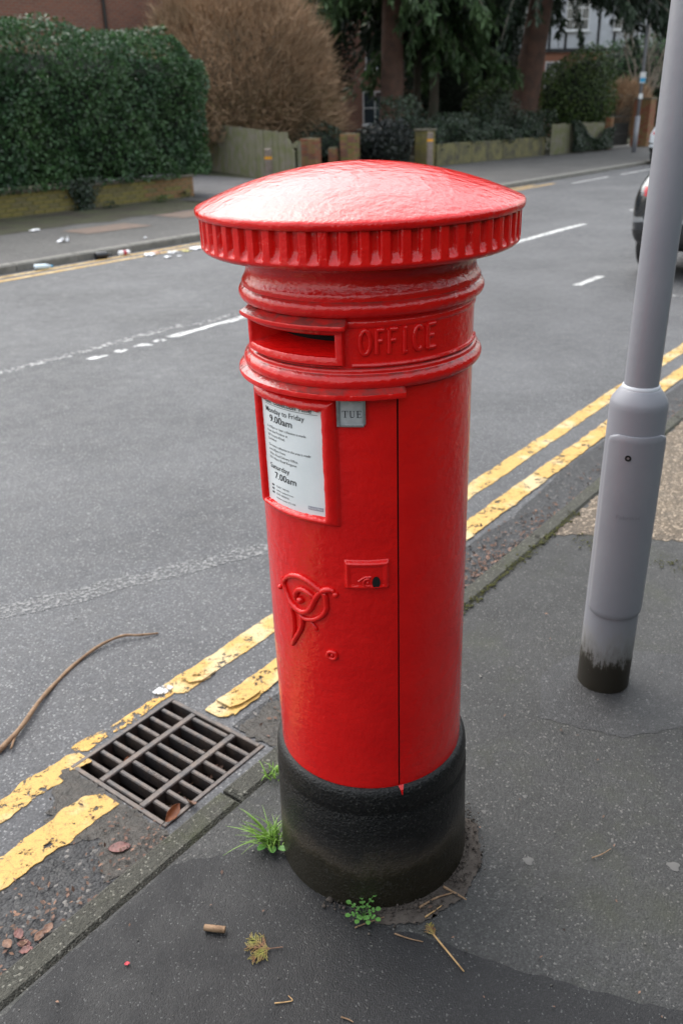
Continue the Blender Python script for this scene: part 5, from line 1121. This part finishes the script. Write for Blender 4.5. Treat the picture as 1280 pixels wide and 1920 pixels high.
bk = thing('black_bottle', 'black plastic bottle lying against the far kerb', 'bottle', W(7.45, 9.55, RZ+.045), STREET-.2)
autosmooth(MB().lathe([(.02, -.10), (.045, -.09), (.045, .06), (.03, .09), (.015, .10), (.015, .14)], 14).xf(Matrix.Rotation(R_(90), 4, 'Y')).build('bottle_body', M['blackp'], bk, True), 40)
cn = thing('drink_can', 'red and white drink can lying in the far gutter', 'can', W(7.80, 9.52, RZ+.034), STREET-.3)
autosmooth(MB().lathe([(.024, -.08), (.033, -.07), (.033, -.02)], 14).xf(Matrix.Rotation(R_(90), 4, 'Y')).build('can_end', M['paper'], cn, True), 40)
autosmooth(MB().lathe([(.0331, -.02), (.0331, .03)], 14).xf(Matrix.Rotation(R_(90), 4, 'Y')).build('can_band', M['can_red'], cn, True), 40)
autosmooth(MB().lathe([(.033, .03), (.033, .07), (.024, .08)], 14).xf(Matrix.Rotation(R_(90), 4, 'Y')).build('can_end', M['paper'], cn, True), 40)
for i, (s_, n_, sz, mm) in enumerate(((7.95, 9.20, .20, 'paper'), (8.15, 9.28, .12, 'paper_pink'), (8.3, 9.12, .13, 'paper'), (8.45, 9.02, .12, 'paper_yel'), (8.7, 9.08, .20, 'paper'), (8.85, 8.98, .17, 'paper'), (7.95, 8.85, .12, 'paper'), (8.1, 8.78, .07, 'paper'), (8.2, 9.05, .08, 'paper'), (9.0, 9.05, .15, 'paper'), (9.25, 9.35, .10, 'paper'))):
    crumple({0: 'large white paper scrap just past the drink can on the far yellow line', 2: 'white paper scrap between the pink card and the yellowish wrapper', 6: 'white paper scrap lying out on the road off the yellow lines', 10: 'white paper scrap against the far kerb past the strewn litter'}.get(i) or {'paper': 'white scrap of torn paper strewn over the far yellow lines', 'paper_pink': 'pinkish card scrap among white paper on the far yellow lines', 'paper_yel': 'yellowish wrapper among white paper on the far yellow lines'}[mm], s_, n_, RZ+.004, sz, M[mm], 60+i, .12, 'paper_scrap', 'torn paper strewn on the road')
# leaves caught in the grate
r = np.random.default_rng(55); k = 260; P = np.stack([r.uniform(.02, gw-.02, k), r.uniform(.02, gd-.02, k)**1.0, r.uniform(-.10, -.03, k)], 1); P = P[(P[:, 1] < .13) | (P[:, 0] > gw-.09)]
V, F = leaf_mesh(P, np.tile([0, 0, 1.], (len(P), 1)), .022, .5, .5, r); o = fast('trapped_leaves', V, F, M['litterbits'], G); o['kind'] = 'stuff'
